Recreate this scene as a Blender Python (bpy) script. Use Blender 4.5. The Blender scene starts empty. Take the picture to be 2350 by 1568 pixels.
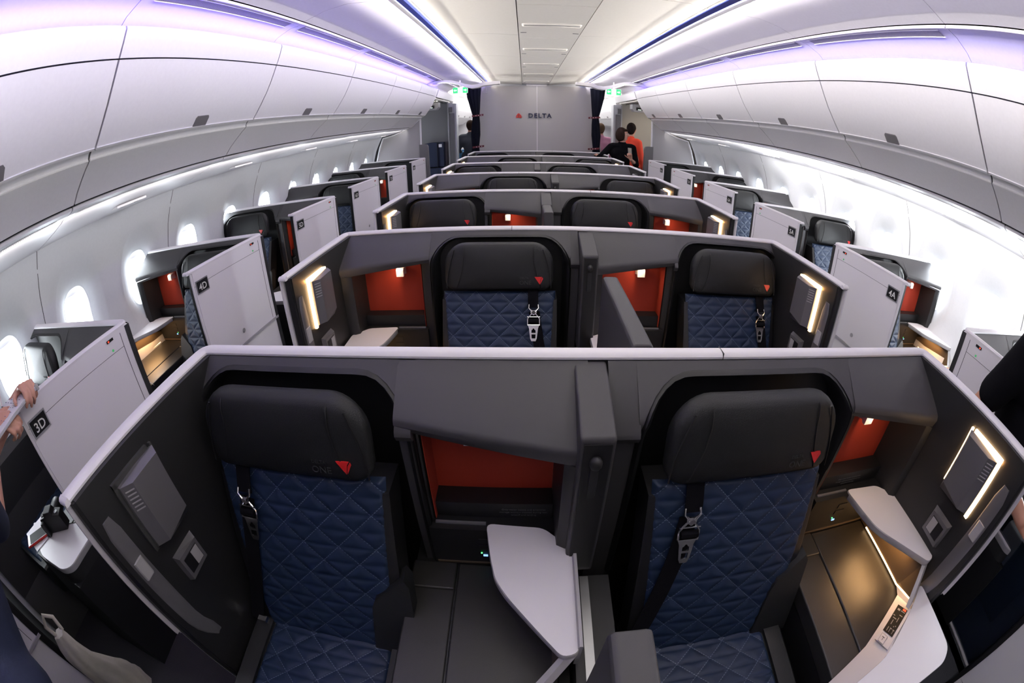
import bpy, math, random
from mathutils import Vector, Matrix
R = random.Random(7)
sc = bpy.context.scene
COL = sc.collection
PI = math.pi

# ------------------------------------------------------------------ materials
MATS = {}
def mat(name, col, rough=.5, metal=0., emit=None, estr=0., noise=.04, nscale=60., bump=0., coat=0., spec=.5, alpha=None):
    m = bpy.data.materials.new(name); m.use_nodes = True
    nt = m.node_tree; b = nt.nodes['Principled BSDF']
    b.inputs['Roughness'].default_value = rough
    b.inputs['Metallic'].default_value = metal
    b.inputs['Coat Weight'].default_value = coat
    b.inputs['Specular IOR Level'].default_value = spec
    c = (*col, 1)
    tc = nt.nodes.new('ShaderNodeTexCoord')
    nz = nt.nodes.new('ShaderNodeTexNoise'); nz.inputs['Scale'].default_value = nscale; nz.inputs['Detail'].default_value = 3
    nt.links.new(tc.outputs['Object'], nz.inputs['Vector'])
    mx = nt.nodes.new('ShaderNodeMix'); mx.data_type = 'RGBA'
    mx.inputs[6].default_value = tuple(max(0, v*(1-noise)) for v in col) + (1,)
    mx.inputs[7].default_value = tuple(min(1, v*(1+noise)) for v in col) + (1,)
    nt.links.new(nz.outputs['Fac'], mx.inputs[0])
    nt.links.new(mx.outputs[2], b.inputs['Base Color'])
    if bump:
        bp = nt.nodes.new('ShaderNodeBump'); bp.inputs['Strength'].default_value = bump; bp.inputs['Distance'].default_value = .002
        nt.links.new(nz.outputs['Fac'], bp.inputs['Height']); nt.links.new(bp.outputs['Normal'], b.inputs['Normal'])
    if emit:
        b.inputs['Emission Color'].default_value = (*emit, 1); b.inputs['Emission Strength'].default_value = estr
    MATS[name] = m
    return m
WHITE = mat('white_plastic', (.78, .75, .78), .42, bump=.05, nscale=900)
BIN = mat('bin_plastic', (.76, .74, .75), .36)
CEIL = mat('ceiling_panel', (.86, .82, .75), .38)
COVE = mat('cove_panel', (.80, .77, .82), .45)
WALL = mat('sidewall_panel', (.62, .63, .66), .45)
GREY = mat('grey_shell', (.036, .0345, .038), .5, bump=.12, nscale=1400)
DGREY = mat('dark_shell', (.012, .012, .013), .5, bump=.1, nscale=1400)
BLACK = mat('black_trim', (.005, .005, .006), .5)
LEATHER = mat('black_leather', (.0085, .009, .0098), .52, bump=.35, nscale=500, spec=.35)
DLEATHER = mat('charcoal_leather', (.012, .0125, .013), .48, bump=.35, nscale=500)
ARMTOP = mat('bronze_leather', (.019, .018, .017), .38, bump=.2, nscale=600)
BRONZE = mat('bronze_panel', (.16, .12, .085), .33, metal=.5, nscale=300)
RED = mat('red_liner', (.33, .024, .006), .75, bump=.3, nscale=700)
REDB = mat('red_badge', (.62, .02, .02), .35)
SILVER = mat('brushed_silver', (.42, .42, .43), .32, metal=.8)
CHROME = mat('chrome', (.82, .82, .84), .16, metal=1.)
TITAN = mat('titanium_plastic', (.15, .145, .155), .4, metal=.35, bump=.1, nscale=900)
LGREY = mat('light_grey_plastic', (.36, .35, .36), .45)
SEAM = mat('panel_gap', (.05, .05, .055), .8)
LATCH = mat('grey_latch', (.20, .19, .195), .4, metal=.3)
CARPET = mat('dark_carpet', (.018, .016, .022), .95, noise=.5, nscale=220, bump=.5)
FABRIC = mat('dark_fabric', (.03, .024, .032), .9, noise=.7, nscale=90)
GLOSS = mat('glossy_navy', (.006, .010, .018), .06, coat=1., nscale=400, noise=.3)
PART = mat('partition_grey', (.42, .40, .41), .6, noise=.06, nscale=900, bump=.15)
PARTWARM = mat('partition_warm_lit', (.33, .295, .25), .6, noise=.06, nscale=900)  # right galley wall, its warm lighting mixed into the base colour
PARTD = mat('partition_dark', (.15, .145, .15), .6, noise=.06, nscale=900)
CURTAIN = mat('navy_curtain', (.004, .005, .011), .95, spec=.15)
NAVY = mat('navy_fabric', (.010, .016, .045), .8, bump=.3, nscale=600)
SUIT = mat('dark_suit', (.035, .04, .055), .8)
PINK = mat('pink_shirt', (.50, .22, .34), .8)
REDCLOTH = mat('red_cloth', (.75, .055, .02), .75)
BLKCLOTH = mat('black_cloth', (.004, .004, .0055), 1., bump=.2, nscale=400, spec=.1)
SKIN = mat('skin', (.58, .30, .22), .5, noise=.08, nscale=40)
SKINS = mat('skin_tanned', (.42, .20, .13), .5, noise=.08, nscale=40)
NAIL = mat('nail', (.70, .42, .36), .3)
HAIRB = mat('brown_hair', (.020, .010, .007), .9, noise=.4, nscale=120, spec=.15)
HAIRD = mat('dark_hair', (.010, .006, .006), .9, noise=.4, nscale=120, spec=.15)
HAIRG = mat('light_brown_hair', (.09, .055, .035), .9, noise=.4, nscale=120, spec=.15)
PAPER = mat('paper', (.78, .76, .80), .7)
INK = mat('ink', (.12, .12, .2), .8)
PLATE = mat('plate_black', (.010, .010, .011), .6, spec=.2)
LETTER = mat('letter_white', (.78, .78, .74), .5)
LETTERD = mat('letter_faint', (.10, .10, .10), .6)
LOGONAVY = mat('logo_navy', (.015, .02, .06), .4)
LOGORED = mat('logo_red', (.62, .03, .025), .35)
BAG = mat('canvas_bag', (.42, .39, .33), .85, noise=.12, nscale=30, bump=.3)
GREEN = mat('exit_green', (.02, .5, .12), .5, emit=(.05, .75, .25), estr=.8)
SIGNW = mat('exit_white', (.8, .9, .85), .5, emit=(.85, 1, .9), estr=.6)
LEDG = mat('led_green', (.1, .8, .2), .5, emit=(.1, 1, .2), estr=3)
LEDG2 = mat('indicator_green', (.05, .35, .12), .5, emit=(.1, .6, .2), estr=.35)
LEDR = mat('indicator_red', (.7, .05, .02), .5, emit=(1, .1, .04), estr=.8)
LEDB = mat('led_blue', (.3, .5, .9), .5, emit=(.25, .5, 1), estr=1.5)
WARM = mat('warm_light', (1, .8, .5), .5, emit=(1, .62, .30), estr=16)
WARMLINE = mat('warm_line', (1, .8, .5), .5, emit=(1, .62, .30), estr=5)
BULB = mat('cubby_lamp', (1, .9, .7), .5, emit=(1, .7, .42), estr=8)
OFFSTRIP = mat('unlit_strip', (.05, .05, .05), .4)
PURPLE = mat('purple_led', (.4, .3, 1), .5, emit=(.30, .20, 1.), estr=1.0)
BLUELED = mat('blue_led', (.3, .4, 1), .5, emit=(.24, .28, 1.), estr=1.0)
WHITELED = mat('white_led', (1, 1, 1), .5, emit=(1, .97, .92), estr=6)
DOWN = mat('spot_lamp', (1, 1, 1), .5, emit=(1, .9, .7), estr=10)
BLUESEAT = mat('bright_blue_seat', (.04, .16, .34), .6)

def glass_mat():
    m = bpy.data.materials.new('window_glass'); m.use_nodes = True; nt = m.node_tree
    for n in list(nt.nodes): nt.nodes.remove(n)
    o = nt.nodes.new('ShaderNodeOutputMaterial'); mix = nt.nodes.new('ShaderNodeMixShader')
    t = nt.nodes.new('ShaderNodeBsdfTransparent'); g = nt.nodes.new('ShaderNodeBsdfGlossy'); g.inputs['Roughness'].default_value = .05
    f = nt.nodes.new('ShaderNodeFresnel'); f.inputs['IOR'].default_value = 1.3
    nt.links.new(f.outputs[0], mix.inputs[0]); nt.links.new(t.outputs[0], mix.inputs[1]); nt.links.new(g.outputs[0], mix.inputs[2]); nt.links.new(mix.outputs[0], o.inputs[0])
    return m
GLASS = glass_mat()

def quilt_mat():
    m = bpy.data.materials.new('quilted_navy_leather'); m.use_nodes = True; nt = m.node_tree
    b = nt.nodes['Principled BSDF']; b.inputs['Roughness'].default_value = .5; b.inputs['Specular IOR Level'].default_value = .35
    uv = nt.nodes.new('ShaderNodeUVMap'); uv.uv_map = 'UVMap'
    sp = nt.nodes.new('ShaderNodeSeparateXYZ'); nt.links.new(uv.outputs[0], sp.inputs[0])
    def M(op, a, bb=None):
        n = nt.nodes.new('ShaderNodeMath'); n.operation = op
        for i, v in enumerate((a, bb)):
            if v is None: continue
            if isinstance(v, (int, float)): n.inputs[i].default_value = v
            else: nt.links.new(v, n.inputs[i])
        return n.outputs[0]
    s = M('ADD', sp.outputs[0], sp.outputs[1]); d = M('SUBTRACT', sp.outputs[0], sp.outputs[1])
    def dist(v): return M('PINGPONG', v, .05)
    a1, a2 = dist(s), dist(d)
    # the family is at multiples of .1: pingpong(.05) is 0 at 0,.1,...
    mn = M('MINIMUM', a1, a2)
    line = M('LESS_THAN', mn, .0013)
    dash = M('LESS_THAN', M('PINGPONG', sp.outputs[1], .003), .0019)
    fac = M('MULTIPLY', M('MULTIPLY', line, dash), .55)
    mx = nt.nodes.new('ShaderNodeMix'); mx.data_type = 'RGBA'
    mx.inputs[6].default_value = (.010, .022, .054, 1); mx.inputs[7].default_value = (.20, .24, .32, 1)
    nt.links.new(fac, mx.inputs[0]); nt.links.new(mx.outputs[2], b.inputs['Base Color'])
    return m
QUILT = quilt_mat()

# ------------------------------------------------------------------ mesh builder
class MB:
    def __init__(s): s.v = []; s.f = []; s.m = []; s.mats = []; s.uv = {}
    def mi(s, m):
        if m not in s.mats: s.mats.append(m)
        return s.mats.index(m)
    def add(s, vs, fs, m):
        o = len(s.v); s.v += [tuple(v) for v in vs]; k = s.mi(m)
        for f in fs: s.f.append(tuple(o+i for i in f)); s.m.append(k)
        return o
    def box(s, x0, x1, y0, y1, z0, z1, m):
        s.add([(x0,y0,z0),(x1,y0,z0),(x1,y1,z0),(x0,y1,z0),(x0,y0,z1),(x1,y0,z1),(x1,y1,z1),(x0,y1,z1)],
              [(0,3,2,1),(4,5,6,7),(0,1,5,4),(1,2,6,5),(2,3,7,6),(3,0,4,7)], m)
    def loft(s, rings, m, close=True, cap=True):
        n = len(rings[0]); vs = [p for r in rings for p in r]; fs = []
        for i in range(len(rings)-1):
            for j in range(n if close else n-1):
                a = i*n+j; b = i*n+(j+1) % n
                fs.append((a, b, b+n, a+n))
        if cap and close:
            fs.append(tuple(reversed(range(n)))); fs.append(tuple((len(rings)-1)*n+j for j in range(n)))
        s.add(vs, fs, m)
    def prism(s, poly, ax, a, b, m):
        def P(p, t):
            if ax == 'x': return (t, p[0], p[1])
            if ax == 'y': return (p[0], t, p[1])
            return (p[0], p[1], t)
        s.loft([[P(p, a) for p in poly], [P(p, b) for p in poly]], m)
    def tube(s, path, r, m, n=8, cap=True):
        path = [Vector(p) for p in path]; rings = []
        rr = r if isinstance(r, (list, tuple)) else [r]*len(path)
        up = Vector((0, 0, 1)); prev = None
        for i, p in enumerate(path):
            t = (path[min(i+1, len(path)-1)]-path[max(i-1, 0)]).normalized()
            if prev is None:
                a = t.cross(up)
                if a.length < .1: a = t.cross(Vector((0, 1, 0)))
                a.normalize()
            else:
                a = (prev - t*prev.dot(t))
                a = a.normalized() if a.length > 1e-6 else prev
            prev = a; b = t.cross(a)
            rings.append([p+(a*math.cos(2*PI*k/n)+b*math.sin(2*PI*k/n))*rr[i] for k in range(n)])
        s.loft(rings, m, cap=cap)
    def cyl(s, c, ax, r, h, m, n=20):
        c = Vector(c); ax = Vector(ax).normalized()
        s.tube([c, c+ax*h], r, m, n)
    def ball(s, c, rad, m, nu=16, nv=10, rot=None):
        c = Vector(c); rad = Vector(rad if hasattr(rad, '__len__') else (rad,)*3); vs = []; fs = []
        for i in range(nv+1):
            for j in range(nu):
                th = PI*i/nv; ph = 2*PI*j/nu
                p = Vector((math.sin(th)*math.cos(ph)*rad.x, math.sin(th)*math.sin(ph)*rad.y, math.cos(th)*rad.z))
                if rot: p = rot @ p
                vs.append(c+p)
        for i in range(nv):
            for j in range(nu):
                a = i*nu+j; b = i*nu+(j+1) % nu
                fs.append((a, a+nu, b+nu, b))
        s.add(vs, fs, m)
    def capsule(s, a, b, ra, rb, m, n=14):
        a = Vector(a); b = Vector(b); d = (b-a)
        L = d.length; t = d/L if L else Vector((0, 0, 1)); pts = []; rs = []
        for k in range(4):
            an = PI/2*(1-k/4.0); pts.append(a-t*ra*math.sin(an)); rs.append(max(ra*math.cos(an), ra*.05))
        pts.append(a); rs.append(ra); pts.append(b); rs.append(rb)
        for k in range(1, 5):
            an = PI/2*k/4.0; pts.append(b+t*rb*math.sin(an)); rs.append(max(rb*math.cos(an), rb*.05))
        s.tube(pts, rs, m, n)
    def mesh(s, name, smooth=False, merge=False):
        me = bpy.data.meshes.new(name); me.from_pydata(s.v, [], s.f)
        for m in s.mats: me.materials.append(m)
        me.polygons.foreach_set('material_index', s.m)
        me.update()
        import bmesh
        b = bmesh.new(); b.from_mesh(me)
        if merge: bmesh.ops.remove_doubles(b, verts=b.verts, dist=1e-5)
        bmesh.ops.recalc_face_normals(b, faces=b.faces)
        b.to_mesh(me); b.free()
        if smooth:
            me.polygons.foreach_set('use_smooth', [True]*len(me.polygons))
            try: me.set_sharp_from_angle(angle=math.radians(smooth if smooth > 1 else 40))
            except Exception: pass
        return me

def mirror(me):
    m2 = me.copy(); m2.name = me.name
    for v in m2.vertices: v.co.x = -v.co.x
    m2.flip_normals(); m2.update()
    return m2
def link(name, me, parent=None, loc=(0,0,0), bevel=0, seg=2, label=None, kind=None):
    o = bpy.data.objects.new(name, me); COL.objects.link(o); o.location = loc
    if parent: o.parent = parent
    if bevel:
        b = o.modifiers.new('bevel', 'BEVEL'); b.width = bevel; b.segments = seg; b.limit_method = 'ANGLE'; b.angle_limit = math.radians(30)
        me.polygons.foreach_set('use_smooth', [True]*len(me.polygons))
        w = o.modifiers.new('wn', 'WEIGHTED_NORMAL'); w.keep_sharp = True
    if label: o['label'] = label
    if kind: o['kind'] = kind
    return o
def thing(name, label, cat, loc=(0,0,0), rz=0, group=None):
    o = bpy.data.objects.new(name, None); COL.objects.link(o); o.location = loc; o.rotation_euler = (0, 0, rz)
    o.empty_display_size = .1; o['label'] = label; o['category'] = cat
    if group: o['group'] = group
    return o
def tag(o, label, cat, group=None):
    o['label'] = label; o['category'] = cat
    if group: o['group'] = group
    return o
def struct(name, mb, bevel=0, smooth=False, parent=None):
    o = link(name, mb.mesh(name, smooth), parent, bevel=bevel)
    if not parent: o['kind'] = 'structure'
    return o
def text_mesh(body, size, m, depth=.001, bold=0., align='CENTER', space=1.):
    cu = bpy.data.curves.new('text', 'FONT'); cu.body = body; cu.size = size; cu.extrude = depth; cu.offset = bold
    cu.align_x = align; cu.align_y = 'CENTER'; cu.space_character = space; cu.resolution_u = 3
    o = bpy.data.objects.new('tmp', cu); COL.objects.link(o)
    dg = bpy.context.evaluated_depsgraph_get(); dg.update()
    me = bpy.data.meshes.new_from_object(o.evaluated_get(dg))
    bpy.data.objects.remove(o); me.materials.clear(); me.materials.append(m)
    return me
def organic(mb, name, m, voxel, smooth=6):
    """union of tapered limbs turned into one continuous skin"""
    me = mb.mesh(name); o = bpy.data.objects.new('tmp', me); COL.objects.link(o)
    r = o.modifiers.new('r', 'REMESH'); r.mode = 'VOXEL'; r.voxel_size = voxel
    s = o.modifiers.new('s', 'SMOOTH'); s.iterations = smooth; s.factor = .5
    dg = bpy.context.evaluated_depsgraph_get(); dg.update()
    out = bpy.data.meshes.new_from_object(o.evaluated_get(dg)); bpy.data.objects.remove(o)
    out.name = name; out.materials.clear(); out.materials.append(m)
    out.polygons.foreach_set('use_smooth', [True]*len(out.polygons))
    out.polygons.foreach_set('material_index', [0]*len(out.polygons))
    return out
ORD = ['nearest', 'second', 'third', 'fourth', 'fifth', 'sixth', 'seventh', 'eighth', 'ninth', 'tenth', 'eleventh']
NEAR = ['nearest one', 'second nearest', 'third nearest', 'fourth nearest', 'fifth nearest', 'sixth nearest', 'seventh nearest', 'eighth nearest', 'farthest one']
TN = [60]
def trim_name():
    TN[0] += 1; return 'trim_%d' % TN[0]

# ------------------------------------------------------------------ camera (full-frame fisheye, equisolid)
pit, yaw, rol = .4894, -.0335, -.0111
cy_, sy_, cp_, sp_ = math.cos(yaw), math.sin(yaw), math.cos(pit), math.sin(pit)
F = Vector((sy_*cp_, cy_*cp_, -sp_)); r0 = Vector((cy_, -sy_, 0)); u0 = r0.cross(F)
rr_ = math.cos(rol)*r0+math.sin(rol)*u0; uu_ = -math.sin(rol)*r0+math.cos(rol)*u0
cd = bpy.data.cameras.new('camera'); cam = bpy.data.objects.new('camera', cd); COL.objects.link(cam)
M4 = Matrix(((rr_.x, uu_.x, -F.x), (rr_.y, uu_.y, -F.y), (rr_.z, uu_.z, -F.z))).to_4x4()
M4.translation = Vector((-.1896, 0, 1.678)); cam.matrix_world = M4
cd.type = 'PANO'; cd.sensor_width = 36; cd.sensor_fit = 'HORIZONTAL'; cd.clip_start = .01
for tgt in (cd, getattr(cd, 'cycles', None)):
    try:
        tgt.panorama_type = 'FISHEYE_EQUISOLID'; tgt.fisheye_lens = 1029.7791*36/2350; tgt.fisheye_fov = math.radians(220)
    except Exception: pass
sc.camera = cam

# ------------------------------------------------------------------ cabin shell
B = 1.228; Y0 = 1.10            # bin pitch and a bin seam
YB, YE = Y0-2*B, 7.05            # bins run from behind the camera to the partitions
fl = MB(); fl.box(-2.8, 2.8, -1.6, 15, -.05, 0, CARPET); struct('floor', fl)
fw = MB(); fw.box(-3, 3, -1.66, -1.58, -.05, 2.64, PARTD); struct('wall_front', fw)
os_ = MB()
for q in (-1, 1): os_.box(min(q*2.78, q*2.86), max(q*2.78, q*2.86), 7.4, 13.6, -.05, 2.64, SEAM); os_.box(min(q*2.5, q*2.86), max(q*2.5, q*2.86), -1.6, 7.5, 1.72, 1.76, SEAM); os_.box(min(q*2.48, q*2.52), max(q*2.48, q*2.52), -1.6, 7.5, 1.6, 2.6, SEAM)
struct('wall_liner', os_)

def profile_panel(name, pts, y0, y1, m, side, th=.012, parent=None, smooth=True, bevel=0):
    """extrude an (x,z) polyline along y, side=+-1, with thickness outward"""
    mb = MB(); P = [Vector((p[0], p[1])) for p in pts]; off = []
    for i, p in enumerate(P):
        t = (P[min(i+1, len(P)-1)]-P[max(i-1, 0)]).normalized(); n = Vector((-t.y, t.x))
        off.append(p+n*th)
    poly = P+list(reversed(off))
    rings = [[(side*q.x, y, q.y) for q in poly] for y in (y0, y1)]
    mb.loft(rings, m)
    o = link(name, mb.mesh(name, 35 if smooth else False), parent, bevel=bevel)
    return o

# ceiling : three central strips, side panels, cove vent panels
cg = .006
ceil_y = [-1.5] + [0.0+1.1*k-.12 for k in range(8)]
cs = MB()
sy0 = 2.36-4*B
for k in range(9):
    a, b = sy0+k*B, sy0+(k+1)*B
    b2 = min(b, 8.6)
    for s in (-1, 1):
        ring = lambda y: [(s*.236, y, 2.436), (s*.45, y, 2.452), (s*.70, y, 2.466), (s*.803, y, 2.462), (s*.808, y, 2.452), (s*.815, y, 2.46), (s*.80, y, 2.49), (s*.236, y, 2.46)]
        cs.loft([ring(a+cg/2), ring(b2-cg/2)], CEIL)
ceil = struct('ceiling', cs, smooth=40)
cb = MB(); cb.box(-2.9, 2.9, -1.6, 15, 2.62, 2.64, CEIL); cb.box(-.24, .24, -1.5, 8.6, 2.461, 2.47, SEAM); cb.box(-.84, .84, -1.5, 8.6, 2.492, 2.5, CEIL)
link('ceiling_backing', cb.mesh('backing'), ceil)
# central strip with recessed slot handles
st = MB(); slots = [3.19+1.09*k for k in range(-4, 5)]
for k in range(9):
    a = 2.62+1.09*(k-4); st.box(-.23, .23, a+.004, min(a+1.09, 8.5)-.004, 2.434, 2.45, CEIL)
link('ceiling_strip', st.mesh('strip'), ceil)
def slot_mesh():
    mb = MB(); n = 10
    def rr(hw, hl, z):
        return [(sx*(hw-.0)+hl*0+0 if 0 else x, y, z) for x, y in [(math.copysign(hw-.02, math.cos(t))+.02*math.cos(t), (math.copysign(hl-.02, math.sin(t)) if hl > .02 else 0)+min(hl, .02)*math.sin(t)) for t in [2*PI*(i+.5)/24 for i in range(24)]]]
    mb.loft([rr(.205, .045, 0), rr(.205, .045, -.004), rr(.198, .035, -.011)], CEIL)
    mb.box(-.19, .19, -.028, -.016, -.0125, -.010, SEAM)
    return mb.mesh('slot', 40)
sm = slot_mesh()
for i, y in enumerate(slots[2:]):
    tag(link('ceiling_handle', sm, None, (0, y, 2.434)), f'white slotted ceiling panel handle in the central strip, {NEAR[i]}', 'ceiling handle', 'slotted handles along the ceiling')
tick = MB(); tick.box(-.022, .022, -.004, .004, -.003, 0, SEAM); tick = tick.mesh('tick')
for y in slots[2:]:
    for s in (-1, 1): link('panel_latch', tick, ceil, (s*.195, y+.29, 2.4345))

for s, nm in ((-1, 'left'), (1, 'right')):
    parent = None
    pts = [(.862, 2.452), (.858, 2.436), (.87, 2.430), (.92, 2.436), (1.02, 2.468), (1.14, 2.482), (1.28, 2.468), (1.405, 2.432)]
    for k in range(9):
        a, b = sy0+k*B, min(sy0+(k+1)*B, 8.6)
        o = profile_panel('trim_%d' % (k+1+(0 if s < 0 else 9)), pts, a+.002, b-.002, COVE, s, th=.01)
        o['kind'] = 'structure'
        pv = [(1.412, 2.422), (1.50, 2.41), (1.585, 2.375), (1.65, 2.32), (1.675, 2.25)]
        v = profile_panel('trim_%d' % (k+19+(0 if s < 0 else 9)), pv, a+.002, b-.002, COVE, s, th=.008)
        v['kind'] = 'structure'
        # edge bead
        e = MB(); e.box(s*1.407, s*1.418, a+.004, b-.004, 2.412, 2.420, WHITE); link('bead', e.mesh('bead'), v)
    bk = MB(); bk.box(s*1.40, s*1.42, YB-.3, 8.6, 2.44, 2.46, SEAM); bk.box(s*1.3, s*1.72, YB-.3, 8.6, 2.50, 2.51, SEAM); bk.box(s*1.715, s*1.725, YB-.3, 8.6, 2.15, 2.5, SEAM)
    link(trim_name(), bk.mesh('bk'))['kind'] = 'structure'
VENTD = mat('vent_dark', (.22, .21, .24), .6)
# air vents in the cove panel
def vent_mesh(s):
    mb = MB(); n = 110; L = 1.07
    a = Vector((1.432, 2.4165)); b = Vector((1.492, 2.4085))
    mb.add([(s*a.x, 0, a.y), (s*b.x, 0, b.y), (s*b.x, L, b.y), (s*a.x, L, a.y)], [(0,1,2,3)], VENTD)
    for i in range(n+1):
        y = L*i/n
        mb.add([(s*a.x, y-.001, a.y-.0006), (s*b.x, y-.001, b.y-.0006), (s*b.x, y+.001, b.y-.0006), (s*a.x, y+.001, a.y-.0006)], [(0,1,2,3)], COVE)
    for p in (a, b): mb.box(s*(p.x-.003), s*(p.x+.003), -.006, L+.006, p.y-.005, p.y+.0, COVE)
    return mb.mesh('vent')
for s, nm in ((-1, 'left'), (1, 'right')):
    me = vent_mesh(s)
    for k in range(6):
        y = 2.36+B*(k-1)+.07
        if y > 7: break
        tag(link('air_vent', me, None, (0, y, 0)), f'long slatted air vent in the purple-lit {nm} ceiling cove, {NEAR[k]}', 'air vent', f'air vents in the {nm} cove')

# overhead bins
PROF = [(1.5745, 2.187), (1.590, 2.150), (1.615, 2.095), (1.647, 2.035), (1.690, 1.972), (1.728, 1.922), (1.757, 1.888)]
def bin_thing(s, nm, k, y0, y1):
    t = thing('overhead_bin', '', 'overhead bin', (0, (y0+y1)/2, 1.9), 0, f'overhead bins along the {nm} side')
    oy = (y0+y1)/2
    def add(name, pts, m, g=.004, th=.012, bevel=0):
        o = profile_panel(name, [(p[0], p[1]-1.9) for p in pts], y0+g-oy, y1-g-oy, m, s, th=th, parent=t, bevel=bevel); return o
    add('fascia_panel', [(1.56, 2.325), (1.540, 2.315), (1.536, 2.30), (1.550, 2.25), (1.572, 2.193)], BIN)
    d = add('bin_door', PROF, BIN, g=.005)
    lip = [(1.759, 1.883), (1.764, 1.891), (1.776, 1.894), (1.792, 1.890), (1.806, 1.878), (1.813, 1.864), (1.811, 1.856)]
    add('grip_lip', lip, BIN, g=.006)
    add('valance', [(1.812, 1.853), (1.85, 1.828), (1.90, 1.790), (1.95, 1.750), (1.992, 1.708)], BIN, g=.004)
    lt = MB()
    p, q = Vector((1.752, 1.894)), Vector((1.716, 1.938)); n = Vector((q.y-p.y, p.x-q.x)).normalized()
    n = Vector((-abs(n.x), -abs(n.y)))*.005
    ly = y0+.70-oy
    vs = []
    for w, pt, h in ((.05, p, 0), (.05, q, 0)): pass
    ringb = [(ly-.052, p), (ly+.052, p), (ly+.052, p.lerp(q, .8)), (ly+.042, q), (ly-.042, q), (ly-.052, p.lerp(q, .8))]
    lt.loft([[(s*pp.x, yy, pp.y-1.9) for yy, pp in ringb], [(s*(pp.x+n.x), yy, pp.y+n.y-1.9) for yy, pp in ringb]], LATCH)
    link('latch', lt.mesh('latch'), d)
    return t
bk = []
for s, nm in ((-1, 'left'), (1, 'right')):
    for k in range(7):
        y0 = Y0-B+k*B+(0.015 if s > 0 else 0); y1 = min(y0+B, YE+.1)
        if k == 0 : y0e = y0
        if y1-y0 < .3: continue
        t = bin_thing(s, nm, k, y0, y1)
        t['label'] = f'white overhead bin with grey latch plate on the {nm} side, {NEAR[k]}'
    b2 = MB()
    b2.loft([[(s*x, y, z) for x, z in ((1.60, 2.19), (1.595, 2.30), (1.75, 2.30), (2.3, 1.95), (2.3, 1.74), (2.02, 1.72), (1.83, 1.862), (1.79, 1.895), (1.67, 2.05))] for y in (YB, YE+.05)], SEAM)
    o = link(trim_name(), b2.mesh('bb')); o['kind'] = 'structure'
    # white end cap of the bin row
    e = MB(); e.loft([[(s*x, y, z) for x, z in ((1.545, 2.31), (1.58, 2.18), (1.65, 2.035), (1.757, 1.888), (1.81, 1.856), (1.99, 1.705), (2.5, 1.60), (2.6, 1.9), (2.2, 2.2), (1.7, 2.3))] for y in (YE+.1, YE+.13)], BIN)
    o = link(trim_name(), e.mesh('be')); o['kind'] = 'structure'

# passenger service panels below the bins
for s, nm in ((-1, 'left'), (1, 'right')):
    for k in range(7):
        y0 = Y0-B+k*B; y1 = min(y0+B, 7.1); oy = (y0+y1)/2
        if y1-y0 < .3: continue
        t = thing('service_panel', f'white service panel with slotted grille under the {nm} overhead bins, {NEAR[k]}', 'service panel', (0, oy, 1.65), 0, f'service panels under the {nm} bins')
        sp = [(2.012, 1.700), (2.018, 1.688), (2.045, 1.679), (2.14, 1.664), (2.155, 1.655), (2.26, 1.628), (2.40, 1.598), (2.515, 1.578)]
        profile_panel('panel', [(p[0], p[1]-1.65) for p in sp], y0+.004-oy, y1-.004-oy, WHITE, s, th=.01, parent=t)
        g = MB(); n = 74; L = min(1.10, y1-y0-.1); gy = y0+.06-oy
        def gz(x): return 1.679-(x-2.045)*(.015/.095)-1.65
        for i in range(n):
            y = gy+L*i/n
            g.add([(s*2.055, y, gz(2.055)-.0015), (s*2.105, y, gz(2.105)-.0015), (s*2.105, y+.006, gz(2.105)-.0015), (s*2.055, y+.006, gz(2.055)-.0015)], [(0,1,2,3)], SEAM)
        link('vent_grille', g.mesh('g'), t, label='dark slotted grille')
        lt = MB(); lt.box(s*2.30, s*2.36, y0+.5-oy, y0+.75-oy, -.048, -.036, WHITE); lt.cyl((s*2.33, y0+.56-oy, -.052), (0, 0, 1), .014, .006, LGREY); lt.cyl((s*2.33, y0+.68-oy, -.052), (0, 0, 1), .014, .006, LGREY)
        link('lamp_unit', lt.mesh('lu'), t)
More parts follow.
